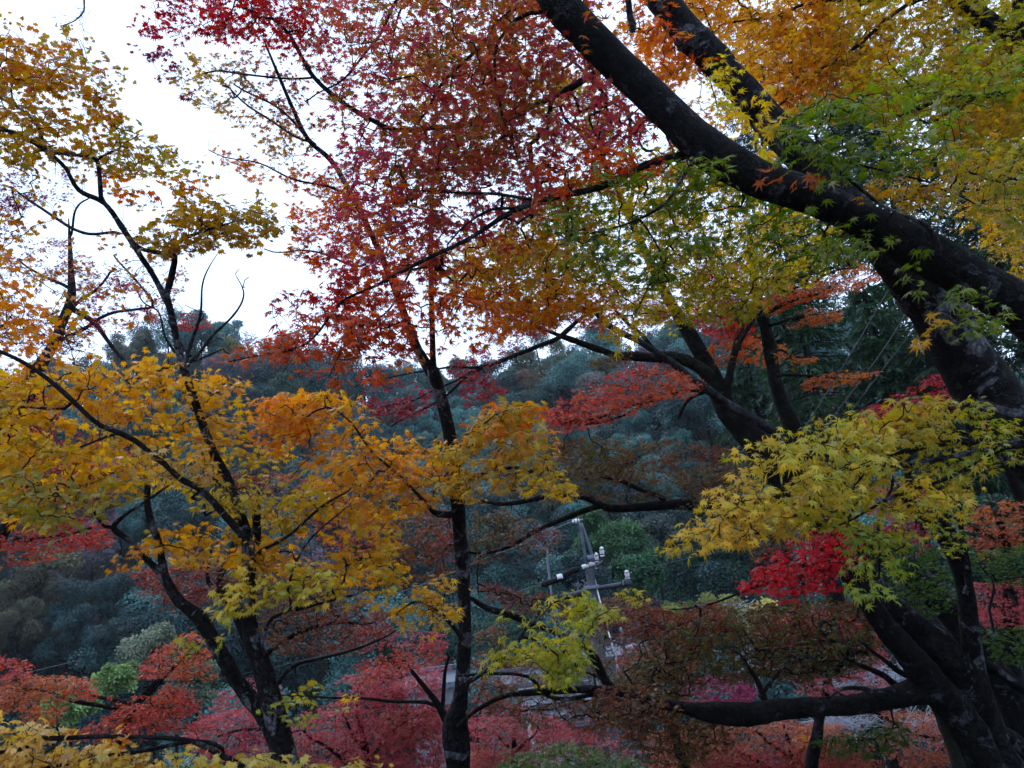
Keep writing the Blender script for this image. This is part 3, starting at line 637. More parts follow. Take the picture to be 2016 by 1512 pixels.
# ---- T2: the many stemmed dark maple in the lower right corner
def corner_trunk_maple():
    base = gpt(2060, 1900, 4.5)
    t = Tree('many_stemmed_maple', 'many stemmed maple in the lower right corner with a knot hole and long level limb', base, seed=211, bark=M_BARKP)
    t.limb([(2020, 1640, 150), (1985, 1540, 112), (1962, 1480, 84), (1945, 1430, 72), (1930, 1370, 64), (1922, 1310, 48), (1914, 1260, 44), (1908, 1212, 42), (1898, 1150, 36), (1885, 1100, 38), (1865, 1062, 40), (1835, 1030, 38), (1800, 1000, 30), (1760, 960, 22)], 4.5, 'trunk', 28, .085, ground=True, n_per=16, wob=.016)
    t.limb([(1950, 1440, 60), (1915, 1350, 64), (1894, 1318, 66), (1844, 1272, 66), (1785, 1228, 60), (1730, 1172, 52), (1690, 1110, 46), (1660, 1050, 38), (1630, 980, 28)], 4.5, 'trunk', 24, .075, n_per=14, wob=.016)
    t.limb([(1955, 1530, 70), (1915, 1455, 66), (1874, 1390, 62), (1828, 1340, 60), (1787, 1285, 54), (1747, 1240, 46), (1722, 1205, 42), (1690, 1160, 36), (1650, 1100, 30)], 4.35, 'trunk', 24, .075, M_BARK, n_per=14)
    t.limb([(1890, 1410, 58), (1850, 1368, 64), (1814, 1362, 58), (1755, 1377, 42), (1695, 1386, 38), (1616, 1391, 37), (1540, 1392, 38), (1460, 1402, 42), (1400, 1400, 38), (1330, 1393, 24), (1250, 1382, 18), (1174, 1367, 17), (1077, 1368, 14), (990, 1374, 12), (938, 1398, 9), (900, 1430, 6)], 4.35, 'branch', 18, .085, M_BARK, n_per=14, wob=.014)
    t.limb([(1225, 1376, 15), (1191, 1339, 18), (1167, 1290, 18), (1129, 1259, 15), (1075, 1238, 12), (1004, 1211, 14), (959, 1197, 12), (931, 1180, 8), (890, 1160, 4)], 4.9, k=9)
    t.limb([(1174, 1367, 9), (1070, 1357, 8), (1025, 1329, 7), (960, 1326, 6), (900, 1330, 4)], 4.35, k=6)
    t.limb([(1830, 1348, 16), (1793, 1338, 14), (1755, 1323, 11), (1719, 1289, 8), (1690, 1260, 5)], 4.6, k=7)
    t.limb([(1790, 1360, 16), (1763, 1350, 14), (1735, 1330, 12), (1707, 1315, 10), (1660, 1290, 6)], 4.7, k=7)
    t.limb([(1750, 1365, 12), (1705, 1361, 10), (1675, 1352, 9), (1642, 1353, 7), (1610, 1375, 3)], 4.2, k=7)
    t.limb([(1920, 1300, 24), (1943, 1309, 22), (1973, 1329, 20), (2030, 1366, 20), (2120, 1400, 18)], 4.6, k=9)
    t.limb([(1965, 1450, 40), (1990, 1455, 34), (2030, 1480, 30), (2120, 1540, 28)], 4.5, k=10)
    t.limb([(1900, 1170, 12), (1893, 1100, 10), (1889, 1000, 9), (1882, 870, 7), (1870, 790, 5)], 4.4, k=7)
    t.limb([(1505, 1390, 14), (1495, 1370, 12), (1478, 1345, 10), (1460, 1320, 8), (1440, 1280, 5)], 4.4, k=7)
    t.limb([(1495, 1372, 9), (1510, 1345, 7), (1530, 1320, 5), (1560, 1290, 3)], 4.4, k=6)
    t.limb([(1690, 1080, 14), (1600, 1135, 9), (1500, 1155, 6), (1440, 1170, 5), (1380, 1190, 4), (1316, 1200, 3)], 3.9, k=7)
    t.limb([(1368, 1192, 5), (1367, 1230, 4), (1362, 1260, 3)], 3.85, k=6)
    t.limb([(1650, 1100, 12), (1600, 1120, 8), (1540, 1130, 5)], 4.0, k=6)
    # knot hole
    c = Pn(1951, 1483, 4.5-.135); n = nrm(MN[:3, 3]-c); u = nrm(np.cross(n, [0, 0, 1.])); v = np.cross(u, n)
    a = np.linspace(0, 2*math.pi, 25); ring = c+(np.cos(a)[:, None]*u+np.sin(a)[:, None]*v*1.05)*.036
    V, q, tt = tubes(ring[None], np.full((1, 25), .0085), 8, .12, 4); mesh('knot_rim', V, [q], M_GREYB, t.root, smooth=True)
    a = a[:-1]; rr_ = [(.036, .004), (.030, -.012), (.018, -.03), (.004, -.036)]
    V = np.vstack([c+(np.cos(a)[:, None]*u+np.sin(a)[:, None]*v)*r_+n*(z_+.012) for r_, z_ in rr_]); k = 24
    q = np.array([[i*k+j, i*k+(j+1) % k, (i+1)*k+(j+1) % k, (i+1)*k+j] for i in range(3) for j in range(k)])
    mesh('knot_hole', V, [q], plain('knot_dark', (.006, .005, .005), .9), t.root, smooth=True)
    # leaves
    t.spray([(1250, 1300), (1340, 1235), (1450, 1200), (1600, 1180), (1700, 1240), (1720, 1300), (1650, 1335), (1500, 1340), (1400, 1345), (1330, 1395), (1250, 1395), (1180, 1420), (1150, 1400)], 5.4, 'darkrusset', 2.3, .040, .8, .3, strat=3, tbias=.1, gap=-.15)
    t.spray([(1240, 1210), (1400, 1190), (1460, 1230), (1400, 1290), (1290, 1290), (1230, 1260)], 5.2, 'darkrusset', 1.5, .040, .4, .3, strat=3, tbias=-.1)
    t.spray([(1480, 1190), (1700, 1180), (1740, 1260), (1640, 1330), (1480, 1300)], 5.6, 'darkrusset', 1.6, .040, .4, .3, strat=3, tbias=.15)
    t.spray([(930, 1340), (1100, 1370), (1300, 1400), (1300, 1440), (1120, 1430), (960, 1420)], 4.6, 'darkrusset', 1.0, .040, .3, .3, strat=3, tbias=.1)
    t.spray([(1170, 1350), (1260, 1345), (1330, 1370), (1340, 1410), (1240, 1420), (1180, 1395)], 4.15, 'darkrusset', 1.2, .045, .12, .4, strat=3, tbias=.2)
    t.spray([(1220, 1410), (1330, 1390), (1460, 1410), (1440, 1470), (1330, 1520), (1240, 1500)], 4.6, 'darkrusset', 1.5, .040, .3, .35, strat=3, tbias=.3)
    t.spray([(1600, 1455), (1760, 1425), (1800, 1470), (1700, 1500), (1620, 1490)], 4.6, 'dgreen', 1.6, .040, .15, .25, strat=3)
    t.spray([(1890, 1090), (2060, 1060), (2060, 1150), (1960, 1150)], 5.4, 'dgreen', 1.8, .040, .3, .2, strat=4)
    t.spray([(1930, 1240), (2060, 1230), (2060, 1300), (1960, 1310)], 5.0, 'dgreen', 1.8, .040, .3, .2, strat=4)
    t.spray([(1750, 1060), (1850, 1080), (1880, 1180), (1820, 1230), (1740, 1180)], 5.4, 'dgreen', 1.3, .040, .3, .3, strat=3)
    t.spray([(1455, 1160), (1500, 1100), (1560, 1060), (1620, 1030), (1685, 1050), (1690, 1100), (1650, 1130), (1680, 1160), (1600, 1170), (1540, 1190), (1490, 1172)], 3.9, 'scarlet', 2.0, .044, .25, .55, strat=3, lbl='vivid scarlet leaves under the yellow bough')
    t.spray([(1820, 1000), (1900, 960), (1930, 1040), (1880, 1100), (1830, 1060)], 4.1, 'ygreen', .9, .046, .25, .5, tbias=.1)
    return t.finish()
corner_trunk_maple()

# ---- T3: the slim upright trunk in the middle
def slim_maple():
    base = gpt(900, 1800, 4.8)
    t = Tree('slim_maple', 'slim upright maple in the middle with a swollen foot and a mottled trunk forking high', base, seed=301, bark=M_BARKP)
    t.limb([(905, 1590, 58), (903, 1520, 46), (899, 1460, 54), (897, 1430, 50), (905, 1380, 33), (911, 1330, 28), (914, 1260, 27), (914, 1200, 26), (911, 1120, 27), (906, 1060, 27), (902, 1000, 28), (896, 930, 27), (886, 860, 25), (873, 800, 25), (858, 750, 27), (852, 725, 24)], 4.8, 'trunk', 14, .042, ground=True, n_per=7)
    t.limb([(856, 745, 22), (832, 705, 20), (812, 665, 17), (798, 625, 15), (770, 550, 13), (738, 475, 12), (703, 405, 11), (655, 320, 10), (607, 275, 9), (575, 210, 8), (545, 140, 6), (522, 85, 4)], 5.2, 'trunk', 10, .067, n_per=6)
    t.limb([(853, 735, 16), (852, 690, 12), (850, 600, 11), (848, 500, 9), (850, 400, 8), (855, 300, 6), (858, 200, 4)], 5.2, 'trunk', 10, .05)
    t.limb([(620, 290, 5), (600, 270, 5), (570, 235, 5), (520, 200, 4), (460, 165, 3)], 5.2, k=6)
    t.limb([(612, 283, 5), (560, 260, 5), (500, 215, 4), (440, 170, 3)], 5.3, k=6)
    t.limb([(630, 160, 5), (560, 152, 4), (480, 150, 4), (400, 145, 3)], 5.2, k=6)
    t.limb([(730, 395, 5), (660, 375, 5), (580, 350, 4), (500, 325, 3), (410, 295, 2)], 5.0, k=6)
    t.limb([(720, 520, 6), (660, 500, 5), (600, 490, 4), (520, 490, 2.5)], 5.0, k=6)
    t.limb([(900, 1010, 16), (872, 1005, 12), (850, 985, 8), (800, 945, 6), (740, 900, 5), (690, 830, 4), (640, 800, 3)], 4.5, k=7)
    t.limb([(902, 960, 10), (950, 935, 7), (1010, 915, 6), (1070, 930, 4)], 4.5, k=7)
    t.limb([(892, 900, 8), (930, 880, 6), (965, 840, 5), (1000, 800, 3)], 4.5, k=6)
    t.limb([(915, 1340, 14), (950, 1325, 9), (1000, 1290, 8), (1040, 1240, 7), (1090, 1205, 5), (1150, 1185, 3)], 4.2, k=7)
    t.limb([(1030, 1255, 6), (1060, 1280, 5), (1100, 1310, 3)], 4.1, k=6)
    t.limb([(912, 1260, 10), (870, 1200, 7), (820, 1190, 5), (780, 1210, 3)], 4.4, k=6)
    # lacy upper leaves against the sky
    t.spray([(270, 90), (340, 110), (400, 200), (330, 190)], 6.0, 'maroon', .5, .059, .3, .5, tbias=.3)
    t.spray([(330, 110), (470, 110), (500, 160), (440, 240), (360, 200)], 5.6, 'dimorange', .45, .050, .4, .5, tbias=-.1)
    t.spray([(420, 100), (540, 110), (620, 180), (640, 260), (560, 260), (470, 180)], 5.4, 'redolive', .5, .050, .4, .4, tbias=-.1)
    t.spray([(430, 220), (560, 230), (640, 310), (600, 340), (500, 290)], 5.4, 'olivegold', .6, .052, .4, .4, tbias=-.2)
    t.spray([(400, 290), (500, 320), (620, 330), (700, 370), (690, 460), (600, 380), (500, 360)], 5.2, 'orangered', .7, .052, .3, .4)
    t.spray([(560, 400), (680, 420), (730, 500), (690, 560), (600, 520)], 5.2, 'orangered', .9, .055, .3, .4, tbias=.1)
    t.spray([(500, 470), (640, 490), (700, 540), (600, 520)], 5.2, 'olivegold', .4, .050, .3, .4, tbias=-.3)
    # yellow boughs
    t.spray([(930, 1262), (960, 1225), (1030, 1200), (1100, 1180), (1170, 1165), (1190, 1200), (1165, 1240), (1170, 1300), (1125, 1355), (1090, 1340), (1050, 1300), (1000, 1300), (940, 1310)], 4.1, 'ygreen', 1.9, .067, .25, .65, strat=3, tbias=.05, lbl='yellow green leaves hanging over the roofs')
    t.spray([(1150, 1165), (1260, 1155), (1310, 1175), (1240, 1220), (1160, 1215)], 4.0, 'ygreen', .45, .067, .15, .6, tbias=.1)
    t.spray([(765, 1218), (830, 1150), (880, 1130), (940, 1150), (935, 1195), (880, 1235), (820, 1245)], 4.4, 'gold', 1.3, .067, .2, .6, strat=3, tbias=.1)
    t.spray([(880, 870), (930, 820), (990, 790), (1060, 800), (1072, 870), (1110, 915), (1143, 965), (1120, 985), (1040, 965), (960, 980), (880, 985), (850, 930)], 4.4, 'gold', 2.1, .069, .3, .55, strat=3, tbias=.15)
    t.spray([(900, 860), (960, 800), (1060, 795), (1090, 900), (1000, 900)], 4.5, 'orange', 1.1, .069, .3, .55, strat=3, tbias=.1)
    t.spray([(500, 800), (560, 778), (640, 775), (720, 790), (765, 830), (830, 880), (870, 900), (880, 990), (800, 1010), (740, 1040), (640, 1000), (560, 940), (500, 880)], 4.7, 'orange', 1.9, .069, .35, .5, strat=3.5, tbias=.2, lbl='orange leaves in flat tiers left of the slim trunk')
    t.spray([(690, 1330), (700, 1360), (680, 1410), (640, 1400)], 4.4, 'goldg', .3, .067, .1, .5)
    return t.finish()
slim_maple()

# ---- T4: the young golden maple with twin trunks at the left
def young_maple():
    base = gpt(575, 1850, 4.2)
    t = Tree('young_maple', 'young golden maple with two slender trunks splitting low at the left', base, seed=401, bark=M_BARKP)
    A = [(585, 1600, 52), (570, 1515, 42), (550, 1440, 42), (533, 1375, 40), (515, 1310, 36), (498, 1262, 33), (488, 1210, 28), (489, 1150, 27), (490, 1095, 26), (485, 1050, 22), (468, 995, 17), (450, 945, 16), (420, 890, 16), (392, 815, 16), (375, 765, 15), (362, 725, 15), (350, 685, 14), (340, 630, 14), (328, 585, 15)]
    t.limb(A, 4.0, 'trunk', 12, .047, ground=True, n_per=7)
    t.limb([(330, 595, 14), (302, 542, 11), (274, 500, 11), (243, 451, 11), (205, 400, 10), (156, 375, 9), (128, 330, 8), (94, 300, 9), (35, 264, 8), (-40, 245, 7)], 4.2, 'branch', 9, .08)
    t.limb([(326, 585, 13), (336, 550, 13), (344, 512, 12), (337, 503, 11), (285, 492, 9), (262, 478, 7)], 4.15, 'branch', 9, .08)
    t.limb([(340, 506, 10), (370, 482, 7), (410, 463, 7), (450, 445, 4), (500, 430, 3)], 4.1, k=7)
    t.limb([(205, 400, 9), (199, 345, 9), (190, 313, 9), (160, 306, 6), (130, 305, 6), (98, 302, 6)], 4.15, k=7)
    t.limb([(92, 298, 7), (78, 257, 6), (35, 222, 5), (-30, 180, 4)], 4.15, k=7)
    t.limb([(35, 215, 4), (38, 180, 4), (75, 168, 3), (110, 165, 2)], 4.15, k=6)
    t.limb([(195, 313, 5), (225, 300, 4), (245, 290, 2)], 4.15, k=6)
    t.limb([(503, 1110, 20), (505, 1050, 17), (505, 1000, 15), (508, 965, 12)], 4.25, 'branch', 9, .08)
    t.limb([(505, 975, 9), (480, 965, 8), (440, 935, 6), (400, 905, 5)], 4.3, k=7)
    t.limb([(478, 1055, 17), (448, 1020, 14), (400, 968, 13), (355, 942, 12), (326, 915, 12), (299, 896, 12), (271, 871, 11), (235, 852, 11), (191, 833, 10), (139, 785, 10), (105, 755, 9), (69, 728, 8), (30, 705, 8), (-30, 680, 7)], 3.75, 'branch', 9, .06)
    t.limb([(139, 795, 6), (80, 798, 5), (0, 795, 4), (-40, 790, 3)], 4.0, k=6)
    t.limb([(225, 855, 5), (150, 880, 4), (80, 885, 3)], 4.0, k=6)
    t.limb([(395, 965, 6), (425, 970, 6), (432, 1000, 5)], 4.05, k=6)
    t.limb([(500, 1090, 8), (580, 1060, 6), (640, 1000, 5), (690, 960, 3)], 4.0, k=6)
    t.limb([(525, 1290, 10), (545, 1220, 7), (585, 1190, 6), (580, 1150, 5), (610, 1080, 4), (680, 1000, 3)], 3.95, k=7)
    t.limb([(585, 1195, 7), (650, 1175, 5), (720, 1160, 4)], 3.95, k=6)
    # left trunk
    t.limb([(540, 1450, 30), (515, 1405, 33), (485, 1365, 32), (460, 1330, 30), (440, 1295, 29), (415, 1255, 28), (395, 1222, 29), (372, 1200, 24), (350, 1180, 22), (332, 1150, 19), (318, 1130, 18), (290, 1102, 12), (255, 1065, 11), (225, 1040, 12), (245, 1015, 7), (290, 985, 5), (340, 950, 4)], 4.1, 'trunk', 11, .070, n_per=7)
    t.limb([(330, 1150, 14), (320, 1110, 14), (313, 1070, 14), (298, 1030, 15), (290, 990, 13), (291, 955, 11)], 4.1, 'branch', 9, .08)
    t.limb([(228, 1040, 7), (200, 1010, 5), (150, 960, 4)], 4.1, k=6)
    t.limb([(530, 1360, 10), (580, 1310, 7), (640, 1290, 6), (720, 1270, 5), (780, 1240, 3)], 4.3, k=7)
    B = BROAD
    # upper left
    t.spray([(-40, 60), (60, 65), (120, 70), (195, 110), (212, 175), (230, 230), (330, 280), (362, 310), (370, 350), (270, 350), (200, 330), (120, 320), (60, 330), (-40, 330)], 4.2, 'olivegold', 1.15, .066, .4, .4, B, gap=-.1, tbias=-.05)
    t.spray([(60, 70), (120, 70), (200, 110), (215, 190), (130, 200)], 4.3, 'dimorange', .3, .062, .3, .5, B)
    t.spray([(180, 330), (260, 330), (400, 350), (420, 380), (300, 400), (230, 390)], 4.3, 'orangered', .55, .062, .3, .45, B, tbias=.2)
    t.spray([(260, 470), (300, 425), (380, 390), (470, 380), (560, 405), (575, 450), (500, 495), (420, 490), (340, 505)], 4.1, 'dimorange', 1.75, .066, .25, .45, B, strat=3, tbias=.15)
    t.spray([(-40, 480), (40, 500), (70, 580), (110, 620), (165, 690), (100, 710), (-40, 690)], 4.0, 'gold', .8, .069, .3, .6, B, tbias=-.05)
    t.spray([(120, 560), (180, 580), (170, 660), (120, 680)], 4.1, 'dimorange', .4, .066, .2, .6, B)
    t.spray([(-40, 30), (130, 40), (250, 140), (270, 240), (410, 300), (440, 390), (300, 430), (150, 350), (-40, 350)], 4.6, 'olivegold', .2, .05, .5, .5, B, clump=.8)
    t.spray([(-40, 350), (150, 380), (330, 480), (340, 640), (200, 700), (-40, 660)], 4.8, 'dimorange', .12, .05, .5, .5, B, clump=1.0, tbias=-.1)
    # the broad golden tier
    t.spray([(-40, 730), (100, 725), (200, 702), (330, 715), (440, 732), (497, 770), (490, 815), (500, 880), (420, 900), (300, 880), (150, 860), (-40, 850)], 4.3, 'gold', 1.5, .069, .4, .6, B, strat=7, clump=1.3, tbias=.18, gap=.2, lbl='golden leaves in wide flat tiers')
    t.spray([(-40, 840), (150, 870), (330, 900), (480, 880), (560, 900), (640, 990), (560, 1050), (470, 1020), (380, 980), (300, 960), (200, 980), (120, 1040), (-40, 1010)], 4.25, 'gold', 1.55, .069, .4, .6, B, strat=7, clump=1.3, tbias=.28, gap=.25)
    t.spray([(260, 880), (420, 850), (440, 930), (330, 960)], 3.9, 'palegold', .8, .069, .2, .5, B, strat=4)
    t.spray([(-40, 930), (90, 950), (230, 960), (220, 1010), (100, 1060), (-40, 1030)], 3.8, 'dimorange', 1.0, .069, .2, .6, B, strat=4, tbias=.2)
    t.spray([(560, 1010), (680, 990), (790, 1050), (810, 1120), (770, 1180), (680, 1185), (600, 1150), (520, 1130), (440, 1100), (380, 1110), (300, 1090), (310, 1050), (420, 1040)], 4.3, 'goldg', 1.5, .067, .35, .6, B, strat=7, clump=1.2, tbias=-.05, gap=.2)
    t.spray([(390, 1190), (470, 1140), (560, 1110), (660, 1110), (700, 1160), (600, 1185), (500, 1190), (420, 1240)], 3.9, 'ygreen', 1.2, .067, .25, .6, B, strat=5, tbias=.1)
    t.spray([(185, 1105), (260, 1080), (290, 1060), (270, 1120), (220, 1125)], 4.0, 'gold', .9, .066, .1, .6, B)
    t.spray([(550, 1395), (600, 1345), (665, 1340), (640, 1380), (690, 1405), (600, 1420)], 4.0, 'goldg', .9, .066, .1, .6, B, tbias=.2)
    t.spray([(300, 1290), (370, 1250), (400, 1290), (330, 1310)], 3.9, 'goldg', .6, .067, .1, .6, B)
    return t.finish()
young_maple()

# ---- low branches in the bottom left corner
def low_maple():
    t = Tree('low_maple', 'pale gold maple whose two black boughs cross the bottom left corner', gpt(520, 2050, 3.4), seed=501, bark=M_BARK)
    t.limb([(560, 1900, 70), (555, 1640, 40), (530, 1560, 24), (480, 1512, 13), (440, 1490, 11), (400, 1468, 10), (362, 1456, 10), (280, 1451, 9), (200, 1450, 9), (130, 1453, 10), (75, 1456, 10), (45, 1474, 9), (0, 1482, 8), (-60, 1495, 7)], 3.4, 'trunk', 9, .049, ground=True)
    t.limb([(440, 1492, 8), (400, 1476, 8), (330, 1470, 8), (270, 1473, 8), (200, 1485, 8), (140, 1497, 7), (85, 1497, 6), (30, 1505, 4)], 3.45, k=8)
    t.limb([(125, 1455, 4), (122, 1435, 4), (118, 1425, 3)], 3.4, k=6)
    t.spray([(-40, 1400), (50, 1397), (108, 1425), (122, 1470), (60, 1490), (-40, 1490)], 3.5, 'palegold', 2.0, .074, .2, .45, BROAD, strat=4, tbias=-.05)
    t.spray([(100, 1470), (230, 1450), (260, 1470), (270, 1510), (120, 1540)], 3.5, 'palegold', 1.4, .074, .15, .5, BROAD, strat=4)
    t.spray([(-40, 1480), (200, 1490), (330, 1490), (560, 1490), (800, 1510), (820, 1600), (-40, 1600)], 3.5, 'palegold', 1.8, .074, .25, .5, BROAD, strat=4, tbias=.1)
    t.spray([(230, 1440), (280, 1440), (290, 1470), (240, 1475)], 3.4, 'gold', .8, .070, .05, .6, BROAD)
    return t.finish()
low_maple()

# ================================================================ maples of the middle distance
def mossy_maple():
    t = Tree('mossy_maple', 'big mossy maple with bent black stems and fire red boughs behind the yellow bough', gpt(1960, 1560, 8.8), seed=601, bark=M_MOSS)
    t.limb([(1930, 1480, 120), (1860, 1330, 100), (1780, 1210, 92), (1690, 1110, 88), (1590, 1000, 80), (1510, 895, 62), (1455, 835, 50), (1425, 800, 42), (1410, 760, 40), (1390, 715, 32), (1360, 660, 26), (1335, 620, 18), (1310, 570, 12)], 8.8, 'trunk', 14, .1, ground=True, n_per=7)
    t.limb([(1640, 1050, 60), (1590, 940, 50), (1568, 880, 44), (1556, 830, 38), (1538, 785, 32), (1526, 745, 27), (1518, 700, 25), (1508, 650, 24), (1494, 600, 20), (1484, 545, 16), (1480, 480, 10)], 8.6, 'trunk', 12, .1, n_per=7)
    t.limb([(1435, 800, 18), (1432, 765, 17), (1440, 720, 15), (1452, 675, 14), (1460, 640, 13), (1448, 610, 9), (1425, 575, 8), (1400, 520, 6), (1395, 480, 4)], 8.7, 'branch', 9, .06)
    t.limb([(1455, 690, 10), (1475, 655, 9), (1490, 625, 9), (1530, 592, 8), (1570, 570, 7), (1620, 545, 5), (1690, 525, 3)], 8.4, k=7)
    t.limb([(1500, 625, 9), (1540, 600, 8), (1590, 580, 6), (1640, 570, 3)], 8.3, k=7)
    t.limb([(1530, 855, 24), (1517, 845, 22), (1470, 818, 18), (1420, 787, 17), (1380, 757, 15), (1357, 742, 14), (1330, 718, 13), (1298, 697, 12), (1258, 672, 12), (1198, 640, 12), (1150, 590, 8)], 8.1, 'branch', 10, .06, M_GREYB)
    t.limb([(1370, 745, 9), (1347, 730, 9), (1315, 700, 8), (1288, 680, 8), (1260, 656, 7), (1234, 636, 7), (1200, 590, 4)], 8.3, k=7)
    t.limb([(1400, 745, 24), (1375, 722, 26), (1345, 708, 25), (1310, 704, 24), (1280, 704, 22), (1248, 701, 20), (1215, 700, 15), (1190, 692, 13), (1149, 677, 12), (1103, 661, 10), (1060, 645, 6), (1000, 625, 4)], 8.6, 'branch', 10, .12)
    t.limb([(1230, 560, 2), (1180, 600, 4), (1135, 636, 8), (1115, 650, 10), (1095, 662, 10), (1060, 674, 9), (1025, 694, 9), (990, 710, 8), (955, 722, 7), (900, 728, 5), (840, 735, 4), (740, 745, 3), (690, 760, 2)][::-1], 8.4, k=8)
    t.limb([(955, 722, 6), (920, 745, 6), (880, 780, 5), (820, 805, 5), (770, 840, 3)], 8.4, k=6)
    t.limb([(940, 728, 5), (890, 760, 4), (840, 775, 4), (760, 800, 3)], 8.5, k=6)
    t.limb([(1425, 775, 10), (1380, 770, 8), (1330, 778, 7), (1290, 792, 6), (1200, 812, 5), (1120, 830, 3)], 8.3, k=7)
    t.limb([(1390, 770, 8), (1350, 795, 7), (1330, 820, 6), (1338, 812, 5)], 8.3, k=6)
    t.limb([(1300, 775, 6), (1250, 812, 5), (1180, 825, 4), (1100, 828, 3)], 8.2, k=6)
    t.limb([(1520, 700, 8), (1540, 690, 5), (1560, 705, 4), (1600, 705, 3), (1660, 712, 2)], 8.3, k=6)
    t.limb([(1530, 740, 8), (1580, 745, 5), (1640, 748, 4), (1720, 742, 2)], 8.2, k=6)
    t.limb([(1515, 640, 7), (1560, 625, 5), (1620, 622, 3)], 8.3, k=6)
    Mi = MID; S = dict(size=.05, tmpl=Mi, droop=.35, strat=5, k=(6, 11), gap=.15)
    t.spray([(1060, 810), (1130, 775), (1210, 735), (1270, 718), (1340, 730), (1375, 750), (1370, 775), (1290, 790), (1240, 820), (1130, 850), (1075, 850)], 8.0, 'firered', 1.9, dj=.5, tbias=-.15, **S)
    t.spray([(1080, 790), (1160, 770), (1250, 760), (1230, 810), (1140, 840), (1070, 860)], 8.4, 'crimson', 1.0, dj=.4, **S)
    t.spray([(1150, 715), (1200, 700), (1250, 715), (1210, 730)], 8.3, 'russet', 1.5, dj=.2, **S)
    t.spray([(1310, 620), (1370, 590), (1440, 600), (1480, 640), (1490, 690), (1440, 680), (1370, 640)], 8.9, 'firered', 1.5, dj=.4, tbias=-.1, **S)
    t.spray([(1380, 520), (1460, 540), (1480, 600), (1400, 600), (1350, 570)], 9.0, 'red', 1.3, dj=.4, **S)
    t.spray([(1390, 680), (1500, 660), (1560, 690), (1520, 720), (1400, 720)], 9.0, 'rust', 1.3, dj=.4, tbias=-.2, **S)
    t.spray([(1490, 590), (1580, 560), (1690, 520), (1745, 540), (1690, 570), (1600, 590), (1520, 620)], 8.4, 'rust', 1.9, dj=.4, tbias=-.1, **S)
    t.spray([(1550, 630), (1600, 608), (1660, 618), (1650, 632), (1600, 640), (1560, 645)], 8.3, 'rust', 1.9, dj=.3, **S)
    t.spray([(1530, 695), (1600, 700), (1605, 715), (1540, 715)], 8.3, 'rust', 1.6, dj=.3, **S)
    t.spray([(1578, 755), (1620, 735), (1690, 738), (1738, 730), (1690, 752), (1640, 765), (1590, 768)], 8.2, 'rust', 2.1, dj=.3, **S)
    t.spray([(900, 700), (960, 660), (1060, 640), (1090, 650), (1030, 680), (960, 720), (1000, 780), (930, 800), (880, 740)], 8.4, 'crimson', 1.1, dj=.4, **S)
    t.spray([(700, 760), (780, 745), (850, 770), (860, 800), (800, 830), (720, 820)], 8.5, 'crimson', 1.1, dj=.4, **S)
    t.spray([(960, 600), (1060, 580), (1110, 640), (1040, 660), (960, 660)], 8.6, 'crimson', 1.3, dj=.4, **S)
    t.spray([(1080, 560), (1200, 560), (1320, 580), (1340, 640), (1240, 650), (1130, 650)], 8.6, 'crimson', 1.2, dj=.4, **S)
    t.spray([(1340, 560), (1480, 500), (1520, 560), (1440, 600), (1360, 620)], 8.8, 'firered', 1.2, dj=.4, **S)
    t.spray([(1060, 880), (1150, 860), (1320, 870), (1440, 880), (1460, 930), (1360, 960), (1230, 955), (1120, 940)], 8.9, 'darkrusset', 1.2, dj=.5, tbias=.1, **S)
    return t.finish(rexp=.36)
mossy_maple()

def auto_maple(name, label, base_px, d, trunk, sprays, seed, group='red maples of the middle distance', bark=None, limbs=(), size=.05, tmpl=None, **kw):
    t = Tree(name, label, gpt(*base_px, d), group=group, seed=seed, bark=bark or M_BARK, twig_r=.0010)
    t.limb(trunk, d, 'trunk', 9, .08, ground=True)
    for l in limbs: t.limb(l, d, k=7)
    for poly, pal, cov, *o in sprays:
        a = dict(size=size, tmpl=tmpl or MID, droop=.35, strat=4, dj=.5, k=(6, 11), clump=1.2, gap=.1); a.update(o[0] if o else {})
        t.spray(poly, a.pop('d', d), pal, cov, **a)
    return t.finish(rexp=.37)

auto_maple('dark_maple', 'shaded russet maple with a long black limb passing behind the slim trunk', (2080, 1600), 7.6,
    [(2040, 1500, 70), (1960, 1320, 60), (1850, 1180, 54), (1720, 1070, 46), (1600, 1015, 36), (1450, 995, 28), (1337, 993, 22), (1270, 998, 18), (1198, 1000, 16), (1150, 978, 13), (1094, 974, 12), (1040, 985, 11), (990, 992, 9), (940, 985, 5)],
    [([(1060, 880), (1180, 900), (1330, 940), (1320, 985), (1180, 985), (1090, 960)], 'darkrusset', 1.2, dict(tbias=.15)),
     ([(920, 1010), (1010, 1010), (1100, 1050), (1090, 1100), (1000, 1095), (930, 1110)], 'darkrusset', 1.3),
     ([(1330, 930), (1450, 890), (1500, 940), (1420, 1000), (1340, 1000)], 'darkrusset', 1.6),
     ([(740, 1020), (830, 1000), (890, 1000), (890, 1130), (820, 1150), (760, 1100)], 'russet', 1.6),
     ([(930, 1150), (1060, 1170), (1200, 1190), (1300, 1190), (1260, 1240), (1150, 1240), (1000, 1200)], 'darkrusset', 1.4),
     ([(1480, 1030), (1620, 1010), (1660, 1060), (1560, 1080), (1480, 1130)], 'darkrusset', 1.2)], 611, limbs=[
     [(1198, 1002, 12), (1150, 1010, 11), (1100, 1025, 10), (1050, 1045, 9), (1000, 1070, 7), (930, 1085, 5), (880, 1070, 3)],
     [(1320, 993, 10), (1230, 960, 8), (1150, 945, 5)]])
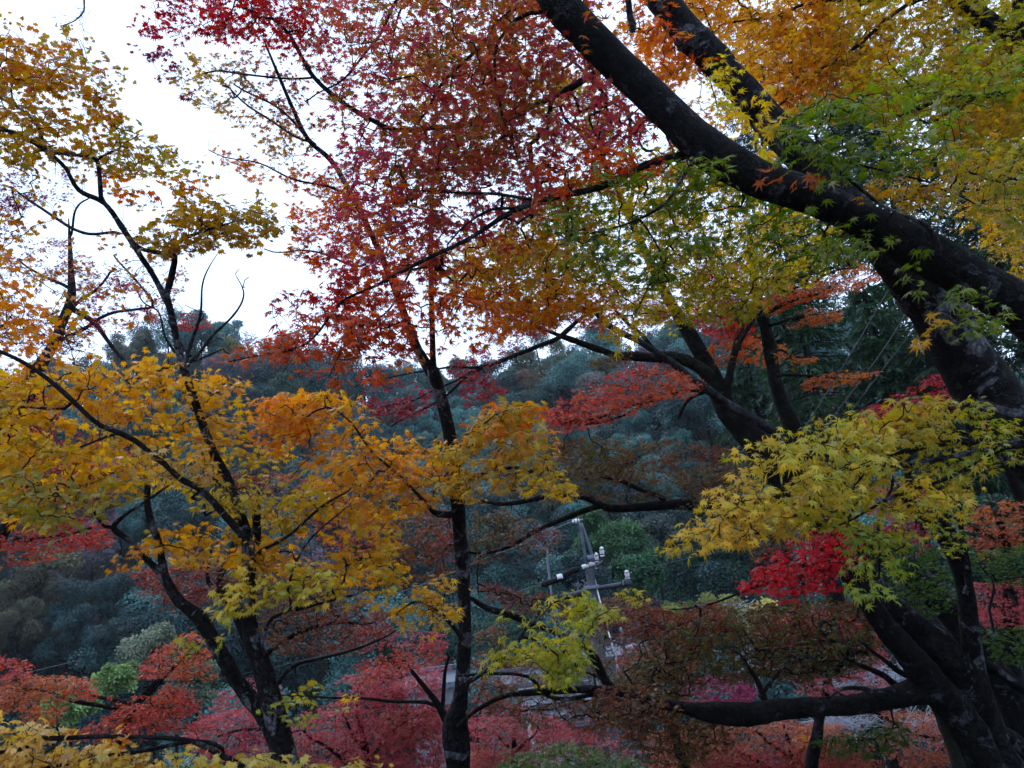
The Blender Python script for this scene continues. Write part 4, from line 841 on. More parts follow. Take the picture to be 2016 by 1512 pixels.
auto_maple('red_maple', 'fire red maple low at the left edge in front of the lime green trees', (290, 1560), 8.5,
    [(225, 1540, 30), (240, 1460, 20), (262, 1395, 14), (300, 1350, 10), (330, 1320, 6)],
    [([(-40, 1335), (60, 1335), (150, 1330), (180, 1345), (150, 1375), (60, 1400), (-40, 1400)], 'firered', 2.0, dict(tbias=.1)),
     ([(-40, 1290), (20, 1298), (58, 1300), (50, 1335), (-40, 1340)], 'firered', 1.7),
     ([(265, 1335), (300, 1285), (380, 1240), (420, 1290), (420, 1340), (330, 1335)], 'firered', 2.0, dict(tbias=-.2)), ([(140, 1340), (190, 1352), (215, 1375), (180, 1385), (130, 1370)], 'firered', 1.5),
     ([(205, 1405), (255, 1375), (340, 1345), (400, 1390), (300, 1450), (180, 1460), (120, 1445), (190, 1425)], 'firered', 2.0, dict(tbias=-.05)),
     ([(60, 1390), (130, 1395), (120, 1430), (50, 1420)], 'orangered', 1.5),
     ([(290, 1400), (400, 1400), (420, 1440), (300, 1440)], 'red', 1.2)], 621, limbs=[
     [(250, 1405, 9), (140, 1375, 8), (60, 1360, 6), (-20, 1390, 4)], [(262, 1390, 9), (190, 1370, 6), (150, 1345, 4)], [(262, 1395, 10), (320, 1345, 8), (380, 1280, 5)]])
auto_maple('red_maple', 'deep red maple at the left edge behind the golden tiers', (80, 1500), 8.5,
    [(-140, 1400, 40), (-80, 1200, 30), (0, 1060, 22), (60, 960, 18), (80, 880, 10)],
    [([(-40, 900), (90, 865), (200, 900), (240, 960), (200, 1000), (100, 1000), (-40, 990)], 'red', 1.5, dict(tbias=-.1)),
     ([(-40, 1040), (100, 1020), (200, 1015), (230, 1060), (150, 1100), (60, 1110), (-40, 1120)], 'firered', 1.3, dict(tbias=-.3)),
     ([(-40, 700), (40, 730), (130, 790), (110, 870), (-40, 860)], 'crimson', 1.4),
     ([(150, 850), (260, 870), (300, 930), (200, 930)], 'red', 1.0)], 631, limbs=[[(60, 960, 10), (140, 930, 7), (220, 960, 4)], [(30, 1060, 10), (110, 1060, 6), (180, 1040, 4)]])
auto_maple('russet_maple', 'russet maple seen between and right of the twin trunks', (560, 1600), 8.0,
    [(565, 1560, 34), (548, 1440, 26), (515, 1330, 22), (465, 1210, 18), (432, 1150, 14), (450, 1100, 10), (470, 1040, 6)],
    [([(255, 1130), (330, 1090), (400, 1090), (440, 1150), (400, 1190), (330, 1200), (280, 1170)], 'russet', 1.7, dict(tbias=-.15)),
     ([(400, 1100), (560, 1090), (700, 1120), (720, 1180), (600, 1190), (460, 1180)], 'russet', 1.4, dict(tbias=-.1)),
     ([(500, 1190), (640, 1180), (770, 1200), (770, 1250), (700, 1290), (560, 1290), (510, 1250)], 'russet', 1.6, dict(tbias=.05)),
     ([(400, 920), (560, 930), (700, 970), (740, 1020), (600, 1010), (480, 980)], 'russet', 1.0, dict(tbias=-.2)),
     ([(620, 1010), (760, 1010), (800, 1080), (700, 1100), (620, 1060)], 'orangered', .9, dict(tbias=-.3))], 641, limbs=[
     [(450, 1190, 12), (412, 1150, 10), (408, 1125, 7), (420, 1080, 4)], [(500, 1300, 14), (570, 1250, 9), (650, 1240, 7), (740, 1225, 4)]])
auto_maple('burgundy_maple', 'lacy burgundy maple with grey limbs against the sky at the left edge', (-250, 1500), 8.6,
    [(-200, 1300, 46), (-120, 1000, 34), (30, 790, 26), (105, 680, 22), (120, 640, 20), (140, 590, 16), (140, 540, 12), (138, 490, 8), (135, 430, 2)],
    [([(-40, 330), (60, 330), (140, 330), (130, 390), (40, 410), (-40, 400)], 'maroon', .7, dict(gap=.2)),
     ([(-40, 380), (40, 390), (60, 470), (-40, 470)], 'maroon', .5),
     ([(0, 470), (120, 470), (190, 500), (220, 580), (140, 600), (60, 560), (-30, 540)], 'redolive', .65, dict(tbias=-.1)),
     ([(150, 560), (230, 540), (330, 600), (320, 630), (220, 660), (170, 640)], 'crimson', .7),
     ([(-40, 570), (60, 600), (190, 640), (180, 700), (100, 700), (-40, 680)], 'maroon', .9),
     ([(220, 510), (300, 500), (380, 530), (380, 600), (300, 600), (230, 560)], 'redolive', .35),
     ([(340, 640), (370, 615), (400, 625), (420, 640), (380, 655)], 'red', 1.1)], 651, bark=M_GREYB, limbs=[
     [(145, 610, 12), (185, 640, 10), (215, 680, 8), (250, 730, 6)][::-1], [(140, 610, 8), (180, 580, 6), (230, 530, 4)], [(120, 670, 8), (180, 640, 7), (230, 615, 6), (300, 605, 4)],
     [(140, 570, 7), (90, 540, 5), (40, 510, 3)], [(135, 470, 5), (150, 410, 4), (175, 390, 3)], [(300, 605, 5), (260, 540, 4), (230, 500, 3)],
     [(235, 460, 6), (160, 455, 6), (110, 435, 6), (60, 400, 5), (10, 365, 4)]])
auto_maple('burgundy_maple', 'small burgundy maple with upright black stems in the sky gap beside the leaning stem', (1700, 1400), 13,
    [(1640, 1150, 34), (1520, 930, 28), (1425, 790, 24), (1370, 690, 20), (1310, 580, 18), (1245, 440, 14), (1200, 340, 11), (1150, 270, 9), (1110, 230, 7), (1100, 180, 5)],
    [([(1075, 150), (1130, 150), (1150, 220), (1100, 250), (1070, 220)], 'maroon', .8), ([(1150, 250), (1190, 230), (1215, 260), (1200, 300), (1160, 290)], 'maroon', 1.8, dict(tbias=.1)),
     ([(1100, 130), (1160, 180), (1130, 230)], 'maroon', .5), ([(1215, 200), (1270, 230), (1270, 290), (1220, 290)], 'maroon', .35),
     ([(960, 470), (1060, 480), (1080, 560), (990, 560)], 'crimson', 1.2), ([(1160, 520), (1260, 540), (1230, 610), (1150, 600)], 'crimson', .8)], 661, limbs=[
     [(1200, 340, 7), (1185, 290, 6), (1185, 250, 4)], [(1240, 420, 9), (1242, 300, 8), (1232, 220, 6), (1215, 190, 4)], [(1150, 275, 5), (1118, 200, 4), (1112, 150, 3)]], size=.07)
auto_maple('yellow_maple', 'small leaved yellow maple in the gap above the right end of the leaning stem', (2250, 1300), 6.6,
    [(2250, 1100, 50), (2200, 800, 34), (2120, 600, 24), (2040, 480, 14), (1980, 430, 8)],
    [([(1880, 400), (1960, 390), (2060, 370), (2060, 560), (2000, 540), (1950, 490), (1900, 450)], 'gold', 1.6, dict(tbias=.3)),
     ([(1800, 610), (1850, 615), (1840, 645), (1800, 645)], 'gold', 1.6, dict(d=7, tbias=.2)), ([(1840, 560), (1900, 590), (1930, 620), (1880, 610)], 'gold', 1.2, dict(tbias=.2))], 671, group=None, size=.07, tmpl=NEAR,
    limbs=[[(2120, 600, 10), (2000, 640, 6), (1900, 630, 4), (1830, 630, 3)]])
R_ = 'red maples of the middle distance'
auto_maple('red_maple', 'crimson maple just above the right half of the yellow bough', (1960, 1400), 9.5,
    [(2100, 1300, 40), (2040, 1050, 30), (1960, 880, 20), (1890, 800, 12), (1850, 770, 6)],
    [([(1690, 810), (1770, 770), (1850, 735), (1900, 750), (1930, 800), (1860, 800), (1750, 840)], 'crimson', 2.0, dict(tbias=.1)), ([(1640, 850), (1720, 810), (1780, 830), (1700, 880)], 'rust', 1.3, dict(tbias=-.3))], 681, limbs=[[(1960, 880, 9), (1850, 830, 6), (1740, 830, 4)]])
auto_maple('red_maple', 'brownish red maple behind the upper right of the many stemmed trunk', (2040, 1500), 9.5,
    [(2000, 1400, 40), (1990, 1200, 28), (1980, 1080, 20), (1960, 1000, 12)],
    [([(1690, 960), (1800, 940), (1860, 1000), (1790, 1030), (1700, 1010)], 'rust', 1.1, dict(tbias=-.3)), ([(1890, 1010), (1960, 990), (2060, 970), (2060, 1090), (1930, 1100), (1900, 1060)], 'rust', 1.2, dict(tbias=-.35)),
     ([(1900, 1150), (2060, 1140), (2060, 1230), (1930, 1240)], 'pink', 1.6, dict(tbias=-.2)), ([(1700, 1040), (1780, 1020), (1860, 1060), (1790, 1110), (1720, 1090)], 'crimson', 1.0)], 691, limbs=[[(1980, 1080, 10), (1880, 1020, 6), (1780, 985, 4)], [(1990, 1200, 10), (1940, 1190, 5)]])
auto_maple('pink_maple', 'dusky red maple behind the fork of the many stemmed trunk', (1620, 1650), 10.5,
    [(1600, 1560, 30), (1610, 1440, 22), (1630, 1340, 16), (1640, 1260, 8)],
    [([(1480, 1200), (1640, 1200), (1740, 1250), (1740, 1320), (1620, 1340), (1500, 1330)], 'pink', 1.3, dict(tbias=-.3, d=11)), ([(1560, 1330), (1700, 1310), (1760, 1340), (1700, 1370), (1580, 1370)], 'pink', 1.4),
     ([(1730, 1400), (1860, 1400), (1900, 1500), (1800, 1520), (1740, 1480)], 'pinkor', 1.7), ([(1940, 1370), (2060, 1380), (2060, 1470), (1980, 1460)], 'pink', 1.3, dict(tbias=-.2))], 701, limbs=[[(1630, 1340, 8), (1720, 1400, 6), (1820, 1450, 4)], [(1820, 1450, 6), (1930, 1430, 5), (2020, 1430, 4)]])
auto_maple('pink_maple', 'salmon pink maple under the long level limb at the bottom', (1500, 1800), 12,
    [(1560, 1640, 18), (1565, 1560, 13), (1560, 1500, 9), (1550, 1450, 6), (1540, 1420, 4)],
    [([(1280, 1440), (1400, 1420), (1530, 1420), (1640, 1430), (1700, 1450), (1740, 1560), (1260, 1560)], 'pinkor', 2.4, dict(tbias=.0)), ([(1560, 1430), (1660, 1425), (1670, 1470), (1570, 1475)], 'orange', 1.2, dict(d=11.5, tbias=-.2)),
     ([(1400, 1490), (1700, 1480), (1800, 1560), (1380, 1560)], 'pink', 1.2)], 711, limbs=[[(1562, 1500, 6), (1590, 1460, 4), (1610, 1420, 3)], [(1560, 1500, 6), (1500, 1450, 6), (1470, 1420, 3)], [(1565, 1540, 9), (1450, 1480, 7), (1360, 1440, 4)]])
auto_maple('magenta_maple', 'magenta maple just above the level limb', (1400, 1700), 15,
    [(1410, 1560, 18), (1408, 1450, 12), (1405, 1380, 8)], [([(1330, 1385), (1345, 1345), (1400, 1325), (1460, 1330), (1490, 1360), (1470, 1400), (1340, 1400)], 'magenta', 2.4)], 721, size=.08)
auto_maple('pink_maple', 'large rose pink maple along the bottom between the twin trunks and the slim trunk', (700, 1800), 11,
    [(725, 1640, 26), (724, 1560, 20), (722, 1490, 14), (712, 1440, 9), (700, 1400, 6)],
    [([(350, 1450), (400, 1410), (480, 1390), (540, 1400), (540, 1500), (400, 1500)], 'pink', 1.9, dict(tbias=-.2)), ([(560, 1430), (640, 1380), (720, 1350), (780, 1330), (870, 1340), (870, 1420), (880, 1540), (560, 1540)], 'pink', 2.0, dict(tbias=-.1)),
     ([(660, 1340), (720, 1320), (800, 1290), (880, 1310), (860, 1360), (740, 1370)], 'pink', 1.3, dict(tbias=-.15)), ([(700, 1400), (860, 1390), (860, 1480), (740, 1480)], 'pinkor', 1.0), ([(800, 1400), (890, 1390), (890, 1540), (790, 1540)], 'pink', 1.5)], 731, limbs=[
     [(722, 1490, 8), (690, 1440, 6), (670, 1400, 4)], [(724, 1500, 9), (770, 1440, 7), (840, 1400, 4)], [(724, 1540, 9), (650, 1480, 7), (600, 1440, 4)], [(600, 1440, 6), (500, 1440, 5), (430, 1450, 3)]])
auto_maple('pink_maple', 'rose pink maple just right of the swollen foot of the slim trunk', (1050, 1800), 12,
    [(1010, 1640, 26), (1012, 1540, 18), (1012, 1470, 10), (1015, 1430, 6)],
    [([(920, 1420), (980, 1410), (1050, 1400), (1110, 1420), (1130, 1460), (1100, 1540), (920, 1540)], 'pink', 2.3, dict(tbias=.0)), ([(925, 1470), (1000, 1460), (1000, 1540), (920, 1540)], 'pinkor', 1.3, dict(tbias=.1)), ([(1080, 1430), (1240, 1450), (1260, 1500), (1110, 1490)], 'pink', .8, dict(tbias=-.2))], 741,
    limbs=[[(1012, 1480, 7), (970, 1440, 4)], [(1012, 1480, 7), (1060, 1430, 4)]])
auto_maple('red_maple', 'red maple with pinkish leaf backs between the russet boughs and the bottom pink maple', (900, 1750), 9.5,
    [(900, 1640, 30), (896, 1480, 22), (870, 1400, 14), (810, 1320, 8)],
    [([(690, 1310), (800, 1270), (880, 1260), (880, 1300), (790, 1330), (700, 1350)], 'red', 1.3, dict(tbias=-.1)), ([(690, 1230), (760, 1220), (830, 1240), (880, 1250), (860, 1280), (720, 1280)], 'pink', .8, dict(tbias=-.3)),
     ([(420, 1360), (520, 1320), (560, 1360), (500, 1410), (410, 1400)], 'pink', 1.0, dict(tbias=-.3)), ([(940, 1240), (1000, 1225), (1000, 1300), (940, 1320)], 'russet', .9)], 751,
    limbs=[[(870, 1400, 9), (880, 1340, 7), (885, 1290, 4)], [(860, 1390, 8), (700, 1370, 5), (560, 1370, 4), (480, 1370, 3)]])
auto_maple('red_maple', 'reddish brown maple around the utility pole foot', (1330, 1700), 12.5,
    [(1330, 1560, 30), (1330, 1400, 22), (1320, 1320, 14), (1310, 1250, 8)],
    [([(1180, 1180), (1250, 1170), (1350, 1190), (1450, 1180), (1440, 1220), (1330, 1220), (1210, 1225)], 'russet', 1.2), ([(1210, 1280), (1290, 1260), (1370, 1280), (1380, 1330), (1280, 1350), (1220, 1330)], 'red', 1.0, dict(tbias=.1)),
     ([(1240, 1350), (1340, 1330), (1360, 1380), (1260, 1390)], 'russet', 1.2)], 761, limbs=[[(1320, 1320, 8), (1260, 1290, 5)], [(1310, 1250, 6), (1230, 1205, 4)], [(1310, 1250, 6), (1400, 1200, 4)]])
auto_maple('russet_maple', 'russet maple whose thin leaves half hide the roofs right of the slim trunk', (1350, 1750), 10.5,
    [(1360, 1640, 26), (1340, 1480, 20), (1290, 1400, 14), (1240, 1370, 9), (1200, 1350, 5)],
    [([(1130, 1215), (1230, 1195), (1275, 1290), (1180, 1300)], 'darkrusset', 1.1, dict(d=10)), ([(925, 1280), (1060, 1300), (1190, 1285), (1210, 1325), (1150, 1335), (1060, 1318), (940, 1315)], 'darkrusset', 1.0, dict(tbias=.0)), ([(925, 1352), (985, 1368), (1045, 1392), (1010, 1425), (920, 1425)], 'pink', .8, dict(tbias=-.3)),
     ([(1130, 1392), (1240, 1385), (1260, 1450), (1160, 1455), (1120, 1430)], 'russet', .9), ([(1000, 1395), (1075, 1400), (1080, 1440), (1000, 1425)], 'darkrusset', 1.2, dict(tbias=-.1)), ([(1180, 1300), (1300, 1290), (1310, 1400), (1200, 1385)], 'russet', 1.1, dict(tbias=-.1)),
     ([(925, 1300), (1060, 1320), (1090, 1350), (930, 1355)], 'russet', .9), ([(1060, 1335), (1180, 1335), (1200, 1370), (1150, 1375), (1060, 1365)], 'darkrusset', .8, dict(tbias=.2)), ([(1060, 1420), (1130, 1425), (1180, 1460), (1090, 1460)], 'pink', .8), ([(925, 1320), (1010, 1330), (1090, 1355), (1170, 1360), (1160, 1400), (1040, 1390), (930, 1390)], 'russet', .6, dict(clump=.6))], 771,
    limbs=[[(1290, 1400, 8), (1180, 1385, 6), (1080, 1400, 4), (960, 1390, 3)], [(1240, 1370, 7), (1150, 1320, 5), (1050, 1305, 3)]])
# ================================================================ trees of the valley floor and right slope
hill_tree(140, 1394, 95, 'lime', 'lime green tree behind the fire red maple, lower of the bright pair', d=24, aspect=.8, n=2600, fs=.17, group='green trees on the valley floor', lumps=22)
hill_tree(228, 1342, 80, 'lime', 'lime green tree behind the fire red maple, upper of the bright pair', d=26, aspect=.7, n=2200, fs=.17, group='green trees on the valley floor', lumps=20)
hill_tree(105, 1385, 50, 'dgreen', 'small dark green shrub left of the lower lime green tree', d=25, n=900, fs=.17, group='green trees on the valley floor', name='shrub', cat='shrub')
hill_tree(300, 1285, 110, 'pale', 'pale sage green tree under the thin white wire', d=30, aspect=.7, n=2400, fs=.18, group='green trees on the valley floor', lumps=22)
hill_tree(385, 1340, 90, 'pale', 'sage green tree behind the left trunk of the young maple', d=29, aspect=.9, n=1900, fs=.18, group='green trees on the valley floor', col=(.12, .16, .10))
hill_tree(345, 1385, 80, 'dgreen', 'dark green bush below the sage green trees', d=27, n=1500, fs=.17, group='green trees on the valley floor', name='shrub', cat='shrub')
hill_tree(1195, 1060, 130, 'fresh', 'leafy mid green tree behind the top of the utility pole', d=34, aspect=1.0, n=3200, fs=.2, group='green trees on the valley floor', lumps=24)
hill_tree(1260, 1130, 110, 'fresh', 'mid green tree right of the utility pole insulators', d=31, aspect=1.2, n=2800, fs=.2, group='green trees on the valley floor', lumps=22, col=(.035, .10, .045))
hill_tree(1285, 1060, 100, 'grey', 'grey green thicket above and right of the utility pole', d=38, aspect=.9, n=2000, fs=.2, group='green trees on the valley floor', col=(.07, .095, .085))
hill_tree(1140, 1130, 70, 'dteal', 'dark green shrub behind the black cable sleeves', d=30, aspect=1.1, n=1400, fs=.18, group='green trees on the valley floor', name='shrub', cat='shrub')
hill_tree(1340, 1215, 70, 'yellow', 'yellow green bush below the far wire pole', d=36, aspect=.8, n=1300, fs=.2, group='green trees on the valley floor', col=(.20, .26, .06), name='shrub', cat='shrub')
hill_tree(1425, 1205, 80, 'yellow', 'pale yellow bush under the scarlet leaves', d=34, aspect=.8, n=1400, fs=.2, group='green trees on the valley floor', col=(.24, .26, .09), name='shrub', cat='shrub')
hill_tree(1500, 1215, 70, 'yellow', 'small bright yellow tree under the scarlet leaves', d=30, aspect=.7, n=1300, fs=.18, group='green trees on the valley floor', col=(.5, .46, .14))
hill_tree(765, 1310, 80, 'dgreen', 'dark green shrub left of the slim trunk above the pink maple', d=22, aspect=.9, n=1700, fs=.15, group='green trees on the valley floor', name='shrub', cat='shrub')
t_ = Tree('shrub', 'dark green leafy shrub at the bottom edge right of the slim trunk', gpt(1110, 1700, 7.5), 'shrub', seed=905, bark=M_BARK)
for i_ in range(5): t_.limb([(1110+i_*8-16, 1640, 9), (1110+(i_-2)*40, 1560, 6), (1110+(i_-2)*62, 1500+abs(i_-2)*8, 3)], 7.5, 'stem', 6)
t_.spray([(975, 1520), (1000, 1482), (1060, 1468), (1120, 1462), (1190, 1478), (1260, 1500), (1290, 1580), (960, 1580)], 7.4, 'dgreen', 2.2, .06, .5, .4, MID, strat=2); t_.finish()
hill_tree(1985, 1060, 140, 'dgreen', 'dark green bush at the right edge behind the red leaves', d=14, aspect=1.2, n=3000, fs=.12, group=None, name='shrub', cat='shrub', lumps=22)
bare_tree(1070, 1045, 150, 120, 30, 'leafless silvery tree left of the utility pole top', M_LILAC, 'bare_tree', 5, seed=31, lean=.3)
bare_tree(1150, 1150, 90, 70, 28, 'leafless grey brush below the black cable sleeves', M_LILAC, 'bare_shrub', 4, seed=33)
bare_tree(755, 1455, 80, 70, 11.4, 'pale leafless shrub among rose pink leaves', M_PALETW, 'bare_shrub', 4, seed=35, r0=.012)
bare_tree(410, 650, 160, 300, 5.2, 'leafless forked young tree standing up against the sky beside the golden maple', M_GREYB, 'bare_tree', 3, seed=44, r0=.02) if False else None

def forked_bare():
    t = Tree('bare_tree', 'leafless forked tree with upright stems against the sky by the ridge', gpt(580, 1850, 5.6), seed=801, bark=M_GREYB, twig_r=.001)
    t.limb([(560, 1560, 24), (520, 1350, 20), (490, 1150, 16), (440, 950, 12), (385, 810, 11), (368, 740, 10), (372, 690, 8), (388, 640, 6), (405, 580, 4), (415, 530, 3), (428, 500, 1.6)], 5.6, 'trunk', 8, .05, ground=True)
    t.limb([(366, 728, 8), (400, 705, 7), (425, 660, 6), (450, 625, 5), (478, 585, 4), (482, 560, 2.5), (470, 530, 1.5)], 5.5, k=6)
    t.limb([(375, 700, 6), (360, 680, 5), (345, 655, 4), (330, 630, 2.5)], 5.6, k=6)
    t.limb([(352, 718, 7), (335, 690, 6), (322, 660, 5), (315, 620, 4), (285, 600, 3), (262, 560, 2)], 5.7, k=6)
    t.limb([(482, 565, 2.5), (490, 545, 1.8)], 5.5, k=5); t.limb([(385, 640, 3), (400, 618, 2), (365, 600, 1.6)], 5.6, k=5)
    t.limb([(372, 722, 5), (420, 712, 4), (450, 698, 2)], 5.5, k=5); t.limb([(410, 690, 3), (440, 670, 2)], 5.5, k=5)
    return t
forked_bare()

def conifer(px0, px1, py_top, py_bot, d, label, seed, col=(.022, .055, .022)):
    """drooping fronds in tiers round a straight trunk"""
    r = np.random.default_rng(seed); x = (px0+px1)/2; top = Pn(x, py_top, d); g = gpt(x, py_bot, d); W = (px1-px0)/2/F*d
    root = empty('conifer', g, label, 'tree', 'dark conifers on the right slope'); H = top[2]-g[2]
    V, q, t = tubes(np.linspace(g-[0, 0, .2], [g[0], g[1], top[2]], 8)[None], np.linspace(.26, .02, 8)[None], 8, .05, 2); mesh('trunk', V, [q, t], M_BARK, root, smooth=True)
    pos, hd, nor = [], [], []; BP, BR = [], []
    zb = Pn(x, py_bot, d)[2]
    nb = int((top[2]-zb)/.036)
    for i in range(nb):
        z = r.uniform(zb, top[2]); f = (top[2]-z)/(top[2]-zb); L = W*(.2+.9*f**.55)*r.uniform(.6, 1.08); a = r.uniform(0, 6.283)
        dx = np.array([math.cos(a), math.sin(a), 0]); s = np.linspace(0, 1, 6)
        P = np.array([g[0], g[1], z])+dx*(s*L)[:, None]+np.array([0, 0, 1.])*(-(s**1.6)*L*.32+.05*s*L)[:, None]
        BP.append(P); BR.append(np.linspace(.018, .004, 6))
        n = int(44*L/W)+10; u = r.uniform(.15, 1, n); c = np.stack([np.interp(u, s, P[:, j]) for j in range(3)], -1)
        side = np.cross(dx, [0, 0, 1.]); sd = r.uniform(-1, 1, n)
        pos.append(c+side*(sd*L*.28*(1-u*.5))[:, None]-np.array([0, 0, 1.])*(np.abs(sd)*.08*L)[:, None]); hd.append(dx*.6+side*sd[:, None]*.9+np.array([0, 0, -1.])*r.uniform(.3, 1.4, n)[:, None]); nor.append(r.normal(size=(n, 3))*.5+[0, 0, .8])
    pos = np.vstack(pos); hd = np.vstack(hd); nor = np.vstack(nor); n = len(pos)
    FR = (np.array([(0, 0, 0), (.10, .35, -.03), (0, 1.0, -.15), (-.10, .35, -.03), (.28, .62, -.1), (-.28, .62, -.1)], float), np.array([(0, 1, 2), (0, 2, 3), (0, 4, 1), (0, 3, 5)]))
    V, T = place_leaves(FR, pos, nrm(hd), nor, r.uniform(.15, .36, n), r.uniform(.3, 2, n))
    C = np.array(col)*(1+SNoise(seed, .9)(pos)*.25+r.normal(size=n)*.2).clip(.35, 2)[:, None]
    mesh('crown', V, [T], M_FAR, root, np.repeat(C, 6, 0))
    V, q, t = tubes(np.array(BP), np.array(BR), 4); mesh('boughs', V, [q, t], M_TWIG, root)
conifer(1500, 1760, 470, 900, 21, 'dark drooping conifer right behind the mossy maple stems', 3)
conifer(1660, 1900, 520, 900, 19, 'dark drooping conifer behind the two slanting wires', 4)
conifer(1820, 2080, 400, 1000, 17, 'tallest dark conifer at the right edge behind the leaning stems', 5)
conifer(1420, 1600, 560, 900, 27, 'smaller farther conifer left of the other dark conifers', 6)
conifer(1560, 1900, -40, 500, 30, 'tall conifer showing dark through the orange and gold crown', 7)
conifer(1640, 2000, 60, 640, 24, 'broad conifer filling the gaps between the golden crown and the leaning stems', 9)
conifer(1840, 2200, 150, 700, 22, 'conifer behind the small leaved yellow maple', 10)
conifer(1440, 1700, 20, 600, 34, 'far conifer behind the green leaves of the second stem', 11)
conifer(1880, 2200, -60, 500, 26, 'tall conifer behind the top right corner of the golden crown', 8)

# ================================================================ pole, wires, houses, brush
M_CONC = plain('pole_concrete', (.045, .05, .06), .85, scale=6, bump=.2); M_GALV = plain('galvanised_steel', (.13, .155, .20), .55, .2, scale=8); M_PORC = plain('white_porcelain', (.72, .73, .74), .25, scale=9, var=.12, spec=.6)
M_BLK = plain('black_rubber', (.008, .008, .009), .75, scale=12, spec=.15); M_DARKST = plain('dark_steel', (.05, .055, .065), .5, .4, scale=8)
POLE_D = 15.0
def up3(px, py, d=POLE_D): return Pn(px, py, d)
def rods(name, pts, rad, mat, parent, k=8):
    P = np.array(pts, float); C = spline(np.column_stack([P, np.broadcast_to(np.asarray(rad, float), len(P))]), 5) if len(P) > 2 else np.column_stack([P, np.broadcast_to(np.asarray(rad, float), len(P))])
    V, q, t = tubes(C[None, :, :3], C[None, :, 3], k); return mesh(name, V, [q, t], mat, parent, smooth=True)
def lathe(name, a, b, prof, mat, parent, k=16):
    """solid of revolution from a to b; prof = [(t, radius)]"""
    a = np.array(a); b = np.array(b); P = np.array([a+(b-a)*t for t, _ in prof]); ax = nrm(b-a); P = P+ax*np.arange(len(P))[:, None]*1e-5
    V, q, t = tubes(P[None], np.array([[r for _, r in prof]]), k)
    return mesh(name, V, [q, t], mat, parent, smooth=False)
def insulator(parent, a, b, r, mat=None):
    prof = [(0, r*.5), (.06, r*.9), (.16, r*.95), (.2, r*.55), (.28, r*.55), (.32, r), (.62, r*1.05), (.66, r*.6), (.72, r*.6), (.76, r*.92), (.9, r*.85), (.93, r*.4), (1, r*.3)]
    o = lathe('insulator', a, b, prof, mat or M_PORC, parent)
    for f in (.24, .69):
        c = np.array(a)+(np.array(b)-np.array(a))*f; ax = nrm(np.array(b)-np.array(a))
        V, q, t = tubes(np.array([c-ax*r*.14, c+ax*r*.14])[None], np.full((1, 2), r*.72), 14); mesh('insulator_band', V, [q, t], M_BLK, o2(o, parent), smooth=False)
    return o
def o2(o, parent): return o
